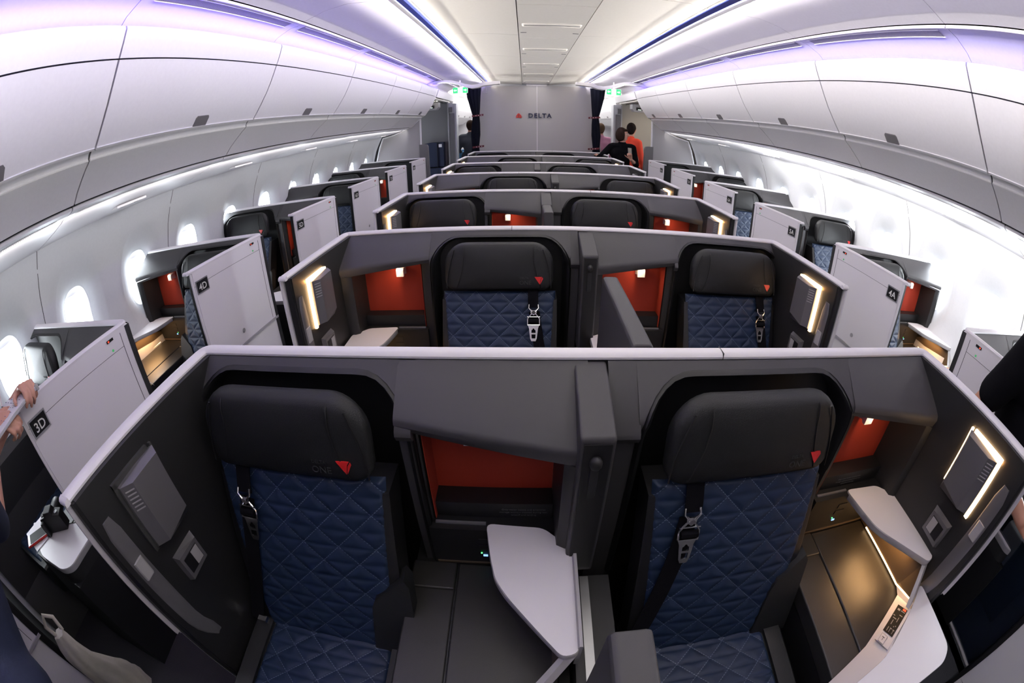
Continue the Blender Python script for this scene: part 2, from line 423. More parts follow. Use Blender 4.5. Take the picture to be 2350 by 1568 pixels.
    # hidden dark gap above
# sidewalls with windows
ZP = [(0., 2.42), (.3, 2.57), (.6, 2.645), (.85, 2.692), (1.05, 2.692), (1.2, 2.672), (1.35, 2.63), (1.48, 2.572), (1.585, 2.515), (1.66, 2.46)]
def wx(z):
    for (a, xa), (b, xb) in zip(ZP, ZP[1:]):
        if z <= b: 
            t = (z-a)/(b-a); return xa+(xb-xa)*t
    return ZP[-1][1]
WC = 1.08   # window centre height
def module(mb, s, y0, y1):
    yc = (y0+y1)/2; n = 56; rings = []
    def sup(t, a, b, e):
        c, d = math.cos(t), math.sin(t)
        return (math.copysign(abs(c)**(2/e), c)*a, math.copysign(abs(d)**(2/e), d)*b)
    spec = [(.112, .185, 2.6, .062), (.120, .195, 2.6, .058), (.145, .235, 2.4, .034), (.185, .305, 2.3, .016), (.212, .355, 2.2, .004), (.222, .370, 2.2, .0)]
    for a, b, e, dpt in spec:
        r = []
        for i in range(n):
            dy, dz = sup(2*PI*(i+.5)/n, a, b, e); z = WC+dz
            r.append((s*(wx(z)+dpt), yc+dy, z))
        rings.append(r)
    # outer rectangle ring
    zt, zb = 1.60, .60; hw = (y1-y0)/2
    r = []
    for i in range(n):
        t = 2*PI*(i+.5)/n; c, d = math.cos(t), math.sin(t)
        k = min(hw/abs(c) if c else 9, ((zt-WC) if d > 0 else (WC-zb))/abs(d) if d else 9)
        r.append((yc+c*k, WC+d*k))
    # snap corners
    for cy0, cz0 in ((y0, zt), (y1, zt), (y0, zb), (y1, zb)):
        j = min(range(n), key=lambda i: (r[i][0]-cy0)**2+(r[i][1]-cz0)**2); r[j] = (cy0, cz0)
    # blend rings so the wall curvature is followed
    base = [(p[1], p[2]) for p in rings[-1]]
    for f in (.33, .66, 1.):
        rings.append([(s*wx(bz+(z-bz)*f), by+(y-by)*f, bz+(z-bz)*f) for (by, bz), (y, z) in zip(base, r)])
    mb.loft(rings, WALL, cap=False)
    # lower dado
    zs = [.60, .45, .3, .15, 0.]
    mb.loft([[(s*wx(z), y0, z), (s*wx(z), y1, z)] for z in zs], WALL, close=False, cap=False)
    return yc
wy0 = 1.09-4*.614; NM = 14
for s, nm in ((-1, 'left'), (1, 'right')):
    mb = MB(); cs_ = []
    for k in range(NM): cs_.append(module(mb, s, wy0+k*.614, wy0+(k+1)*.614))
    w = link('wall_'+nm, mb.mesh('wall', 50, merge=True)); w['kind'] = 'structure'
    sl = MB()
    for k in range(0, NM+1, 2):
        y = wy0+k*.614
        sl.loft([[(s*(wx(z)-.0015), y-.0022, z), (s*(wx(z)-.0015), y+.0022, z), (s*(wx(z)+.004), y, z)] for z in (.3, .6, .85, 1.05, 1.2, 1.35, 1.48, 1.59)], SEAM)
    link('wall_seam', sl.mesh('seam'), w)
    for i, yc in enumerate(cs_):
        wn = MB(); wn2 = i+1+(0 if s < 0 else NM)
        ring = lambda a, b, x, e=2.6: [(s*x, math.copysign(abs(math.cos(t))**(2/e), math.cos(t))*a, math.copysign(abs(math.sin(t))**(2/e), math.sin(t))*b) for t in [2*PI*(j+.5)/40 for j in range(40)]]
        x0 = 2.755
        wn.loft([ring(.122, .197, x0-.004), ring(.112, .186, x0+.002), ring(.112, .186, x0+.022)], WHITE, cap=False)
        o = link('window_%d' % wn2, wn.mesh('window', 40), None, (0, yc, WC)); o['kind'] = 'structure'
        gl = MB(); gl.add(ring(.112, .186, x0+.012), [tuple(range(40))], GLASS); link('glass_pane', gl.mesh('glass'), o)
        sh = MB(); sh.loft([[(s*(x0+.004), y, .186*(1-(y/.14)**2*.35)-.0) for y in (-.09, -.05, 0, .05, .09)], [(s*(x0+.004), y, .150-.012*(1-(y/.09)**2)) for y in (-.09, -.05, 0, .05, .09)]], WHITE, close=False, cap=False)
        link('window_shade', sh.mesh('shade'), o)

# ------------------------------------------------------------------ suite prototypes
# local frame: x' < 0 from the console-side wall, -y forward (towards the passenger), z up
def rrect(cx, cz, hw, hh, r, n=6):
    """r = (tl,tr,br,bl) rounded rectangle in (x,z), clockwise"""
    out = []
    for (sx, sz, rad, a0) in ((1, 1, r[1], 90), (1, -1, r[2], 0), (-1, -1, r[3], -90), (-1, 1, r[0], 180)):
        for k in range(n+1):
            a = math.radians(a0-90*k/n)
            out.append((cx+sx*(hw-rad)+rad*math.cos(a), cz+sz*(hh-rad)+rad*math.sin(a)))
    return out
P = {}
def proto(key, me):
    P[key] = (me, mirror(me)); return me
def lerp(a, b, t): return a+(b-a)*t

# upper grey bulge over the cubby
mb = MB()
def sec(x, t):
    lv = lerp(.136, .205, t); lz = lerp(1.118, 1.092, t); bz = lerp(1.086, 1.048, t)
    return [(x, -v, z) for v, z in ((.028, 1.204), (.036, 1.204), (lv-.006, lz+.006), (lv, lz), (lv+.004, lz-.012), (lv-.004, bz+.004), (lv-.02, bz), (.028, bz))]
mb.loft([sec(lerp(-.392, .012, t), t) for t in (0, .5, 1)], GREY)
proto('bulge', mb.mesh('bulge', 40))
mb = MB()
mb.loft([[(x, -v, z) for x, v in ((-.048, .03), (-.040, .188), (-.02, .200), (.012, .200), (.012, .03))] for z in (.55, 1.056)], DGREY)
proto('jamb', mb.mesh('jamb', 40))
mb = MB()
mb.loft([[(x, -v, z) for x, v in ((-.345, .03), (-.350, .112), (-.362, .122), (-.392, .122), (-.392, .03))] for z in (.55, 1.095)], DGREY)
proto('jamb2', mb.mesh('jamb', 40))
mb = MB()
mb.box(-.346, -.046, -.036, -.030, .77, 1.09, RED)
mb.box(-.3455, -.3435, -.108, -.03, .77, 1.088, RED)
mb.loft([[(.0-.40, -.03, .0)]*3]*2, RED, cap=False) if 0 else None
proto('liner', mb.mesh('liner'))
mb = MB(); mb.box(-.343, -.047, -.094, -.036, .768, .822, BLACK)
proto('stow_lip', mb.mesh('lip'))
mb = MB()
mb.loft([[(x, -v, z) for v, z in ((.036, 1.01), (.036, 1.050), (.080, 1.050), (.088, 1.042), (.088, 1.012), (.076, 1.012), (.07, 1.020))] for x in (-.256, -.222)], WHITE)
proto('hook', mb.mesh('hook'))
mb = MB(); mb.cyl((-.215, -.112, 1.0735), (0, 0, 1), .008, .005, BULB); proto('lamp', mb.mesh('lamp', 40))
mb = MB(); mb.cyl((-.215, -.112, 1.0735), (0, 0, 1), .014, .006, OFFSTRIP); proto('lamp_off', mb.mesh('lamp', 40))
mb = MB(); mb.tube([(-.22, -.05, 1.0), (-.2, -.06, .99)], .003, RED); 
# silver outline around the cubby mouth
mb = MB()
mb.tube([(-.384, -.124, .60), (-.384, -.124, 1.09), (-.37, -.128, 1.104), (0.0, -.206, 1.066), (.006, -.205, 1.05), (.006, -.203, .60)], .0035, SILVER, 6)
proto('rim', mb.mesh('rim', 60))
# hood around the headrest
mb = MB()
def hoodv(z):
    if z > 1.185: return .062
    if z > 1.115: return lerp(.135, .062, (z-1.115)/.07)
    return .135
outer = []; inner = []
W2 = .30
def hood_path(hw, top, r):
    pts = [(-.69+hw, .55), (-.69+hw, .9)]
    for k in range(9):
        a = math.radians(90*k/8); pts.append((-.69+hw-r+r*math.cos(a), top-r+r*math.sin(a)))
    for k in range(9):
        a = math.radians(90+90*k/8); pts.append((-.69-hw+r+r*math.cos(a), top-r+r*math.sin(a)))
    pts += [(-.69-hw, .9), (-.69-hw, .55)]
    return pts
A = hood_path(.306, 1.190, .13); A2 = hood_path(.299, 1.183, .125); C = hood_path(.288, 1.176, .115); D = hood_path(.276, 1.170, .105)
hv = [hoodv(p[1]) for p in A]
rings = []
for i in range(len(A)):
    h = hv[i]
    rings.append([(A[i][0], -.029, A[i][1]), (A[i][0], -(h-.005), A[i][1]), (A2[i][0], -(h+.004), A2[i][1]), (C[i][0], -(h-.006), C[i][1]), (D[i][0], -.034, D[i][1])])
mb.loft(rings, BLACK, close=False, cap=False)
mb.loft([[(p[0], -.031, p[1]) for p in C], [(p[0], -.030, .5) for p in C]], BLACK, close=False, cap=False)
proto('hood', mb.mesh('hood', 50))
# grey surface between the arch, the trim and the ledge
def gv(z): return .036+min(.099, max(0, 1.204-z)*1.12)
mb = MB(); arc = [p for p in hood_path(.306, 1.190, .13) if p[1] > .85]
rg = []
for x, z in arc:
    ex = x; zs = [z, max(z, 1.08), max(z, 1.110), max(z, 1.122), max(z, 1.16), 1.204]
    rg.append([(ex, -gv(q)-.0005, q) for q in zs]+[(ex, -.03, 1.204), (ex, -.03, z)])
mb.loft(rg, GREY)
proto('surround', mb.mesh('surround', 40))
# filler beyond the hood
def filler_mesh(x0, x1):
    mb = MB()
    def s2(x): return [(x, -v, z) for v, z in ((.028, 1.204), (.036, 1.204), (.150, 1.096), (.153, 1.085), (.146, 1.070), (.128, 1.062), (.126, .5), (.028, .5))]
    mb.loft([s2(x0), s2(x1)], GREY); return mb.mesh('filler', 40)

# console
UP = [(0, .49), (0, .20), (-.07, .130), (-.215, .118), (-.20, .22), (-.185, .29), (-.16, .335), (-.035, .50)]
LOW = [(-.004, .50), (-.004, .78), (-.03, .82), (-.10, .845), (-.24, .845), (-.45, .73), (-.46, .70), (-.36, .645), (-.10, .60), (-.125, .50)]
def slab(mb, pts, z0, z1, top, side, inset=.004):
    c = Vector((sum(p[0] for p in pts)/len(pts), sum(p[1] for p in pts)/len(pts)))
    def ring(k, z):
        out = []
        for p in pts:
            q = Vector(p); d = (c-q); q = q+d.normalized()*k; out.append((q.x, -q.y, z))
        return out
    mb.loft([ring(.002, z0), ring(0, z0+.003), ring(0, z1-.003), ring(inset*.6, z1)], side, cap=False)
    mb.add(ring(inset*.6, z1), [tuple(range(len(pts)))], top)
    mb.add(ring(.002, z0), [tuple(reversed(range(len(pts))))], side)
def smooth_poly(pts, r=.03, n=4):
    out = []; N = len(pts)
    for i in range(N):
        p = Vector(pts[i]); a = Vector(pts[i-1])-p; b = Vector(pts[(i+1) % N])-p
        k = min(r, a.length*.45, b.length*.45)
        A_ = p+a.normalized()*k; B_ = p+b.normalized()*k
        for j in range(n+1):
            t = j/n; out.append(tuple(A_*(1-t)**2+p*2*t*(1-t)+B_*t*t))
    return out
UPs = smooth_poly(UP, .02); LOWs = smooth_poly([(-.004, .52), (-.004, .80), (-.05, .84), (-.24, .85), (-.47, .745), (-.28, .70), (-.09, .585)], .03)
mb = MB(); slab(mb, UPs, .748, .772, WHITE, LGREY); mb.box(-.345, -.215, -.122, -.114, .765, .772, SILVER); proto('con_top', mb.mesh('top', 30))
mb = MB(); slab(mb, LOWs, .652, .680, WHITE, LGREY); mb.loft([[(x, -v, z) for x, v in LOWs] for z in (.60, .652)], DGREY); proto('con_low', mb.mesh('low', 30))
# riser between the tiers and the sloped control ledge
mb = MB()
mb.loft([[(x, -v, z) for x, v, z in r] for r in (
    ((-.002, .485, .75), (-.030, .495, .75), (-.034, .48, .75), (-.004, .468, .75)),
    ((-.085, .575, .68), (-.115, .590, .68), (-.122, .575, .68), (-.095, .560, .68)))], LGREY)
mb.loft([[(-.078, -.57, .680), (-.095, -.60, .680), (-.28, -.70, .680), (-.47, -.745, .680)],
         [(-.045, -.465, .612), (-.06, -.50, .612), (-.275, -.62, .612), (-.47, -.69, .612)]], WHITE, close=False, cap=False)
mb.loft([[(-.033, -.485, .75), (-.033, -.14, .75)], [(-.046, -.465, .612), (-.050, -.14, .612)]], BRONZE, close=False, cap=False)
mb.add([(-.033, -.485, .75), (-.085, -.575, .682), (-.046, -.465, .612)], [(0, 1, 2)], BRONZE)
proto('con_riser', mb.mesh('riser', 30))
mb = MB(); mb.tube([(-.080, -.568, .676), (-.047, -.46, .616), (-.050, -.19, .616)], .003, WARMLINE, 6); proto('con_light', mb.mesh('light', 60))
mb = MB()
mb.box(-.36, -.03, -.14, -.03, .60, .767, BLACK)
mb.box(-.355, -.035, -.142, -.139, .61, .618, BRONZE)
for i in range(2): mb.box(-.235, -.195, -.1425, -.139, .712-.03*i, .730-.03*i, DGREY)
mb.box(-.226, -.214, -.1427, -.140, .650, .656, LEDB); mb.cyl((-.230, -.139, .664), (0, -1, 0), .0022, .003, LEDG)
proto('con_box', mb.mesh('cbox'))
mb = MB()
mb.box(-.425, -.30, -.80, -.142, .545, .605, ARMTOP); mb.box(-.297, -.03, -.80, -.142, .545, .606, ARMTOP); mb.box(-.425, -.30, -.235, -.142, .56, .612, ARMTOP)
proto('con_arm', mb.mesh('arm'))
mb = MB(); mb.box(-.42, -.004, -.84, -.03, 0, .60, BLACK); proto('con_body', mb.mesh('body'))
# control panel on the sloped ledge
mb = MB()
o_ = Vector((-.145, -.50, .680)); a1 = Vector((-.20, -.10, 0)); b1 = Vector((-.05, .045, -.066))
o_ = Vector((-.100, -.597, .680)); u_ = Vector((-.185, -.10, 0)).normalized(); w_ = Vector((.02, .095, -.068)).normalized(); n_ = u_.cross(w_).normalized()
if n_.z < 0: n_ = -n_
def pq(u0, u1, w0, w1, h, m, th=.002, du=0, dw=0):
    c = [o_+u_*u+w_*w for u, w in ((u0, w0), (u1, w0), (u1, w1), (u0, w1))]
    mb.loft([[p+n_*(h-th) for p in c], [p+n_*h for p in c]], m)
pq(.004, .185, .004, .085, .0025, WHITE)
pq(0.0200, 0.1400, 0.0160, 0.0740, .0055, PLATE)
pq(0.0230, 0.0310, 0.0200, 0.0380, .0062, LEDR, .0008)
for (a, b, c_, d_) in ((.0, .003, .006, .03), (-.002, .006, .036, .05), (.018, .021, .008, .026), (.03, .05, .02, .023), (.04, .043, .03, .05), (.05, .07, .04, .043), (.03, .033, .045, .055), (.082, .085, .008, .018), (.085, .1, .012, .014), (.082, .085, .024, .034), (.086, .1, .030, .032), (.082, .1, .042, .045), (.064, .068, .012, .016), (.07, .073, .02, .024)):
    pq(a+.035, b+.035, c_+.014, d_+.014, .0062, LGREY, .0008)
pq(0.1500, 0.1850, 0.0340, 0.0690, .0055, LGREY, .0012); pq(0.1520, 0.1830, 0.0360, 0.0670, .0058, WHITE, .0012); pq(0.1610, 0.1630, 0.0440, 0.0590, .0062, SEAM, .0008); pq(0.1630, 0.1750, 0.0500, 0.0520, .0062, SEAM, .0008)
proto('con_ctl', mb.mesh('ctl'))

# seat (centre x' = -.69)
SX = -.69
def backv(z): return lerp(.375, .163, (z-.45)/.52)
mb = MB()
HZ, HH, HW = 1.080, .096, .230
out = rrect(SX, HZ, HW, HH, (.088, .088, .040, .040), 8)
def shear(z): return (1.175-z)*.22
def ringh(k, v): return [(SX+(x-SX)*k, -(v+shear(HZ+(z-HZ)*k)), HZ+(z-HZ)*k) for x, z in out]
rg = [ringh(.96, .112), ringh(.99, .120), ringh(1.0, .134), ringh(.985, .150), ringh(.95, .158)]
for k in (.85, .7, .5, .3, .12): rg.append(ringh(k, .158+.018*(1-k*k)))
mb.loft(rg, LEATHER)
def surf(x, z):
    kx = abs(x-SX)/HW; kz = abs(z-HZ)/HH; k = min(.95, max(kx, kz)); return .158+.018*(1-k*k)+shear(z)
for sgn in (-1, 1):
    pts = []
    for i in range(15):
        t = i/14; z = 1.172-.184*t; x = SX+sgn*(.146+.034*math.sin(t*PI*.5)-.018*math.sin(t*PI)); pts.append((x, -(surf(x, z)+.0008 if 0 < i < 14 else .152+shear(z)), z))
    mb.tube(pts, .0018, BLACK, 5)
    pts = []
    for i in range(15):
        t = i/14; z = 1.155-.160*t; x = SX+sgn*(.186+.034*math.sin(t*PI*.5)); pts.append((x, -(surf(x, z)+.0004), z))
    mb.tube(pts, .0022, BLACK, 5)
proto('headrest', mb.mesh('headrest', 60))
def badge_mesh():
    mb = MB(); x, z, v = 0, 0, 0
    def tri(pts, h0, m): mb.loft([[(px, -0.0, pz) for px, pz in pts], [(px, -h0, pz) for px, pz in pts]], m)
    tri([(-.018, .016), (.014, .016), (.0075, .006), (.004, -.016)], .004, REDB)
    tri([(.0155, .0145), (.018, .008), (.006, -.016), (.0095, .005)], .003, REDB)
    return mb.mesh('badge')
BADGE = badge_mesh()
EMB = text_mesh('DELTA', .012, MATS['black_leather'], .0006); EMB2 = text_mesh('ONE', .024, MATS['black_leather'], .0006)
EMBM = mat('embossed_leather', (.028, .029, .03), .5)
for e in (EMB, EMB2): e.materials.clear(); e.materials.append(EMBM)

def quilt_grid(nx, nz, fn, hw0, hw1, L):
    """grid in (u,w): u across, w down; fn(u,w,h)->point; puffed between stitch lines; uv in metres"""
    vs = []; uvs = []
    for j in range(nz+1):
        w = L*j/nz; hw = lerp(hw0, hw1, j/nz)
        for i in range(nx+1):
            u = -hw+2*hw*i/nx
            def dl(t, p): t = (t/p) % 1; return min(t, 1-t)*p
            d = min(dl(w, .05), dl(u+w, .1)*.707, dl(u-w, .1)*.707)
            e = min(hw-abs(u), w, L-w)
            h = .0050*math.sqrt(min(1, d/.015))*min(1, e/.012+.2)-.012*max(0, 1-e/.014)**2
            vs.append(fn(u, w, h)); uvs.append((u, w))
    fs = [(j*(nx+1)+i, (j+1)*(nx+1)+i, (j+1)*(nx+1)+i+1, j*(nx+1)+i+1) for j in range(nz) for i in range(nx)]
    me = bpy.data.meshes.new('quilt'); me.from_pydata(vs, [], fs); me.materials.append(QUILT)
    ul = me.uv_layers.new(name='UVMap')
    for l in me.loops: ul.data[l.index].uv = uvs[l.vertex_index]
    me.polygons.foreach_set('use_smooth', [True]*len(me.polygons)); me.update()
    return me
def bfn(u, w, h):
    z = .972-w*.91; v = backv(z)+.006+h
    v += .010*(1-min(1, (abs(u)/.25)**2))
    return (SX+u, -v, z+h*.4)
q = quilt_grid(110, 120, bfn, .242, .212, .572)
P['backrest'] = (q, mirror(q))
mb = MB()
mb.loft([[(SX+sx, -(backv(z)+dv), z) for sx, dv in ((-.248, -.10), (.248, -.10), (.248, .0), (.238, .006), (-.238, .006), (-.248, 0))] for z in (.935, .7, .44)], BLACK)
proto('backshell', mb.mesh('bs', 40))
mb = MB()
pp = [(.135, .66), (.262, .735), (.275, .70), (.275, .45), (.13, .45), (.115, .47), (.105, .62)]
pp = [(.262, .72), (.275, .70), (.28, .45), (.15, .45), (.148, .47), (.165, .62), (.18, .655)]
mb.loft([[(SX+a, -(backv(z)+k), z) for a, z in pp] for k in (-.03, .018, .024)], DLEATHER); proto('bolster', mb.mesh('bol', 40))
def cfn(u, w, h): return (SX+u, -(.345+w), .462+h+.008*(1-(abs(u)/.2)**2))
q = quilt_grid(70, 90, cfn, .195, .205, .50)
P['cushion_quilt'] = (q, mirror(q))
mb = MB()
for a, b in ((-.262, -.196), (.196, .262)):
    mb.loft([[(SX+x, -v, z) for x, z in ((a, .34), (b, .34), (b, .462), (b-(.01 if b > 0 else 0), .472), (a+(.01 if a < 0 else 0), .472), (a, .46))] for v in (.33, .86)], DLEATHER)
mb.box(SX-.25, SX+.25, -.86, -.33, .30, .458, DLEATHER)
proto('cushion', mb.mesh('cushion', 40))
mb = MB(); mb.box(SX-.22, SX+.22, -.80, -.20, .0, .30, BLACK); proto('seat_base', mb.mesh('base'))
# shoulder belt
mb = MB()
def strap(pts, w, th=.003):
    rg = []
    for i, p in enumerate(pts):
        t = (Vector(pts[min(i+1, len(pts)-1)])-Vector(pts[max(i-1, 0)])).normalized()
        n = Vector((0, -.9, .4)); n = (n-t*n.dot(t)).normalized(); a = t.cross(n).normalized(); p = Vector(p)
        rg.append([p+a*w/2, p+a*w/2+n*th, p-a*w/2+n*th, p-a*w/2])
    mb.loft(rg, BLKCLOTH)
strap([(SX-.145, -(backv(z)+.024+e), z) for z, e in ((.985, .0), (.958, .006), (.935, .012), (.915, .012))], .044)
zz = [(.895, -.150, .014), (.86, -.155, .016), (.78, -.168, .016), (.70, -.185, .014), (.62, -.205, .012), (.54, -.228, .014), (.48, -.245, .02)]
strap([(SX+dx, -(backv(z)+.012+e), z) for z, dx, e in zz], .046)
proto('belt', mb.mesh('belt', 40))
mb = MB()
def bp_(dx, z, e=.028): return Vector((SX-.147+dx, -(backv(z+.03)+e+.012), z+.03))
# anchor hooks, round stud, clamp frame and tongue
for sg in (-1, 1):
    mb.tube([bp_(sg*.019, .898, .028), bp_(sg*.020, .886, .034), bp_(sg*.006, .872, .036)], .0028, CHROME, 6)
mb.cyl(bp_(0, .870, .030), (0, -1, .1), .0075, .009, TITAN, 14)
mb.loft([[bp_(x, z, e) for x, z in ((-.015, .884), (-.006, .878), (.006, .878), (.015, .884), (.012, .866), (0, .858), (-.012, .866))] for e in (.031, .034)], CHROME)
for sg in (-1, 1):
    mb.tube([bp_(sg*.006, .864), bp_(sg*.018, .852), bp_(sg*.025, .842), bp_(sg*.025, .820)], .003, CHROME, 6)
mb.tube([bp_(-.027, .850), bp_(.027, .850)], .0025, CHROME, 6); mb.tube([bp_(-.026, .818), bp_(.026, .818)], .0035, CHROME, 6)
mb.tube([bp_(-.022, .834, .030), bp_(.022, .834, .030)], .0105, BLKCLOTH, 8)
def tong(x0, x1, z0, z1): mb.loft([[bp_(x, z, e) for x, z in ((x0[0], z0), (x0[1], z0), (x1[1], z1), (x1[0], z1))] for e in (.022, .0255)], CHROME)
tong((-.024, .024), (-.019, .019), .816, .803); tong((-.019, -.008), (-.017, -.009), .803, .786); tong((.008, .019), (.009, .017), .803, .786)
tong((-.017, .017), (-.016, .016), .786, .780); tong((-.016, -.009), (-.014, -.008), .780, .764); tong((.009, .016), (.008, .014), .780, .764); tong((-.014, .014), (-.009, .009), .764, .753)
tong((-.008, -.002), (-.008, -.006), .803, .797); tong((.002, .008), (.006, .008), .803, .797)
proto('buckle', mb.mesh('buckle', 40))
mb = MB(); mb.box(SX-.235, SX-.205, -.405, -.385, .475, .50, CHROME); proto('latch_end', mb.mesh('le'))

def put(name, key, mir, parent, loc=(0,0,0), bevel=0, label=None, mat_to=None):
    o = link(name, P[key][1 if mir else 0], parent, loc, bevel, label=label); return o

def seat(wall, yb, mir, where, kind_n):
    t = thing('airline_seat', where, 'seat', (wall, yb, 0), 0, 'quilted suite seats')
    put('seat_base', 'seat_base', mir, t); put('seat_cushion', 'cushion', mir, t); put('cushion_quilt', 'cushion_quilt', mir, t)
    put('backrest_shell', 'backshell', mir, t); put('backrest', 'backrest', mir, t); put('side_bolster', 'bolster', mir, t)
    h = put('headrest', 'headrest', mir, t)
    cx = -SX if mir else SX
    bz = 1.028; link('badge', BADGE, h, (cx+.168, -(.166+shear(bz)), bz), label='red triangular emblem').rotation_euler = (math.radians(-12), 0, 0)
    if kind_n < 2:
        for me, dx, dz in ((EMB, .108, 1.040), (EMB2, .112, 1.020)):
            o = link('embossed_lettering', me, h, (cx+dx, -(.1725+shear(dz)), dz)); o.rotation_euler = (PI/2-math.radians(12), 0, 0)
    b = put('shoulder_belt', 'belt', mir, t); put('buckle', 'buckle', mir, b, label='chrome belt buckle')
    if kind_n == 0: put('belt_end', 'latch_end', mir, t)
    return t
def console(wall, yb, mir, label, lit=True):
    t = thing('side_console', label, 'side console', (wall, yb, 0), 0, 'white-topped side consoles')
    put('cabinet_body', 'con_body', mir, t); put('armrest_top', 'con_arm', mir, t, bevel=.006); put('socket_box', 'con_box', mir, t)
    put('lower_table', 'con_low', mir, t); put('riser', 'con_riser', mir, t); put('upper_table', 'con_top', mir, t)
    put('control_panel', 'con_ctl', mir, t, label='black touch control panel')
    if lit:
        put('light_strip', 'con_light', mir, t, label='warm light strip')
        ld = bpy.data.lights.new('console_glow', 'AREA'); ld.energy = .8; ld.color = (1, .55, .22); ld.shape = 'RECTANGLE'; ld.size = .03; ld.size_y = .18
        lo = bpy.data.objects.new('console_glow', ld); COL.objects.link(lo); sx = -1 if mir else 1
        lo.location = (wall-.07*sx, yb-.33, .742)
        lo.rotation_euler = (0, math.radians(18*sx), 0)
    return t
def cubby(parent, wall, yb, mir, lit, rim=False, hoff=0, cf=.55):
    """parts of the shell around one cubby + hood, at local coordinates of parent"""
    wall0 = wall; wall = wall+hoff*cf; loc = (wall, 0, 0)
    put('shell_ledge', 'bulge', mir, parent, loc, label='sloping grey ledge over the cubby'); put('cubby_frame', 'jamb', mir, parent, loc); put('cubby_frame', 'jamb2', mir, parent, loc); put('hood_surround', 'surround', mir, parent, (wall0+hoff, 0, 0))
    l = put('cubby_liner', 'liner', mir, parent, loc, label='bright red cubby lining'); put('stowage_lip', 'stow_lip', mir, parent, loc)
    put('headset_hook', 'hook', mir, l, loc if 0 else (0, 0, 0), label='white headset hook')
    put('cubby_lamp', 'lamp' if lit else 'lamp_off', mir, parent, loc)
    if rim: put('cubby_rim', 'rim', mir, parent, loc, label='thin silver rim')
    put('headrest_hood', 'hood', mir, parent, (wall0+hoff, 0, 0), label='black arched hood behind the headrest')
    if lit:
        ld = bpy.data.lights.new('cubby_glow', 'AREA'); ld.energy = .65*lit; ld.color = (1, .72, .45); ld.size = .025
        lo = bpy.data.objects.new('cubby_glow', ld); COL.objects.link(lo); sx = -1 if mir else 1
        lo.location = (wall-.215*sx, yb-.110, 1.070); lo.rotation_euler = (math.radians(-12), 0, 0)

def sweep_trim(path, m, w=.033, z0=1.203, z1=1.22):
    """path: outer-edge plan points; inner side to the left of travel"""
    mb = MB(); rings = []; N = len(path)
    for i, p in enumerate(path):
        p = Vector(p); d1 = (p-Vector(path[i-1])).normalized() if i else None; d2 = (Vector(path[i+1])-p).normalized() if i < N-1 else None
        if d1 is None: d1 = d2
        if d2 is None: d2 = d1
        n1 = Vector((-d1.y, d1.x)); n2 = Vector((-d2.y, d2.x)); n = (n1+n2).normalized(); k = 1/max(.4, n.dot(n1))
        n = n*k
        def q(a, z): r = p+n*a; return (r.x, r.y, z)
        rings.append([q(0, z0), q(-.001, z1-.008), q(.003, z1-.002), q(.009, z1), q(w-.012, z1-.001), q(w-.005, z1-.003), q(w, z1-.009), q(w, z0+.003), q(w-.003, z0)])
    mb.loft(rings, m); return mb.mesh('trim', 35)
def corner(a, c, b, r=.045, n=5):
    a, c, b = Vector(a), Vector(c), Vector(b); A_ = c+(a-c).normalized()*r; B_ = c+(b-c).normalized()*r
    return [tuple(A_*(1-t)**2+c*2*t*(1-t)+B_*t*t) for t in [i/n for i in range(n+1)]]

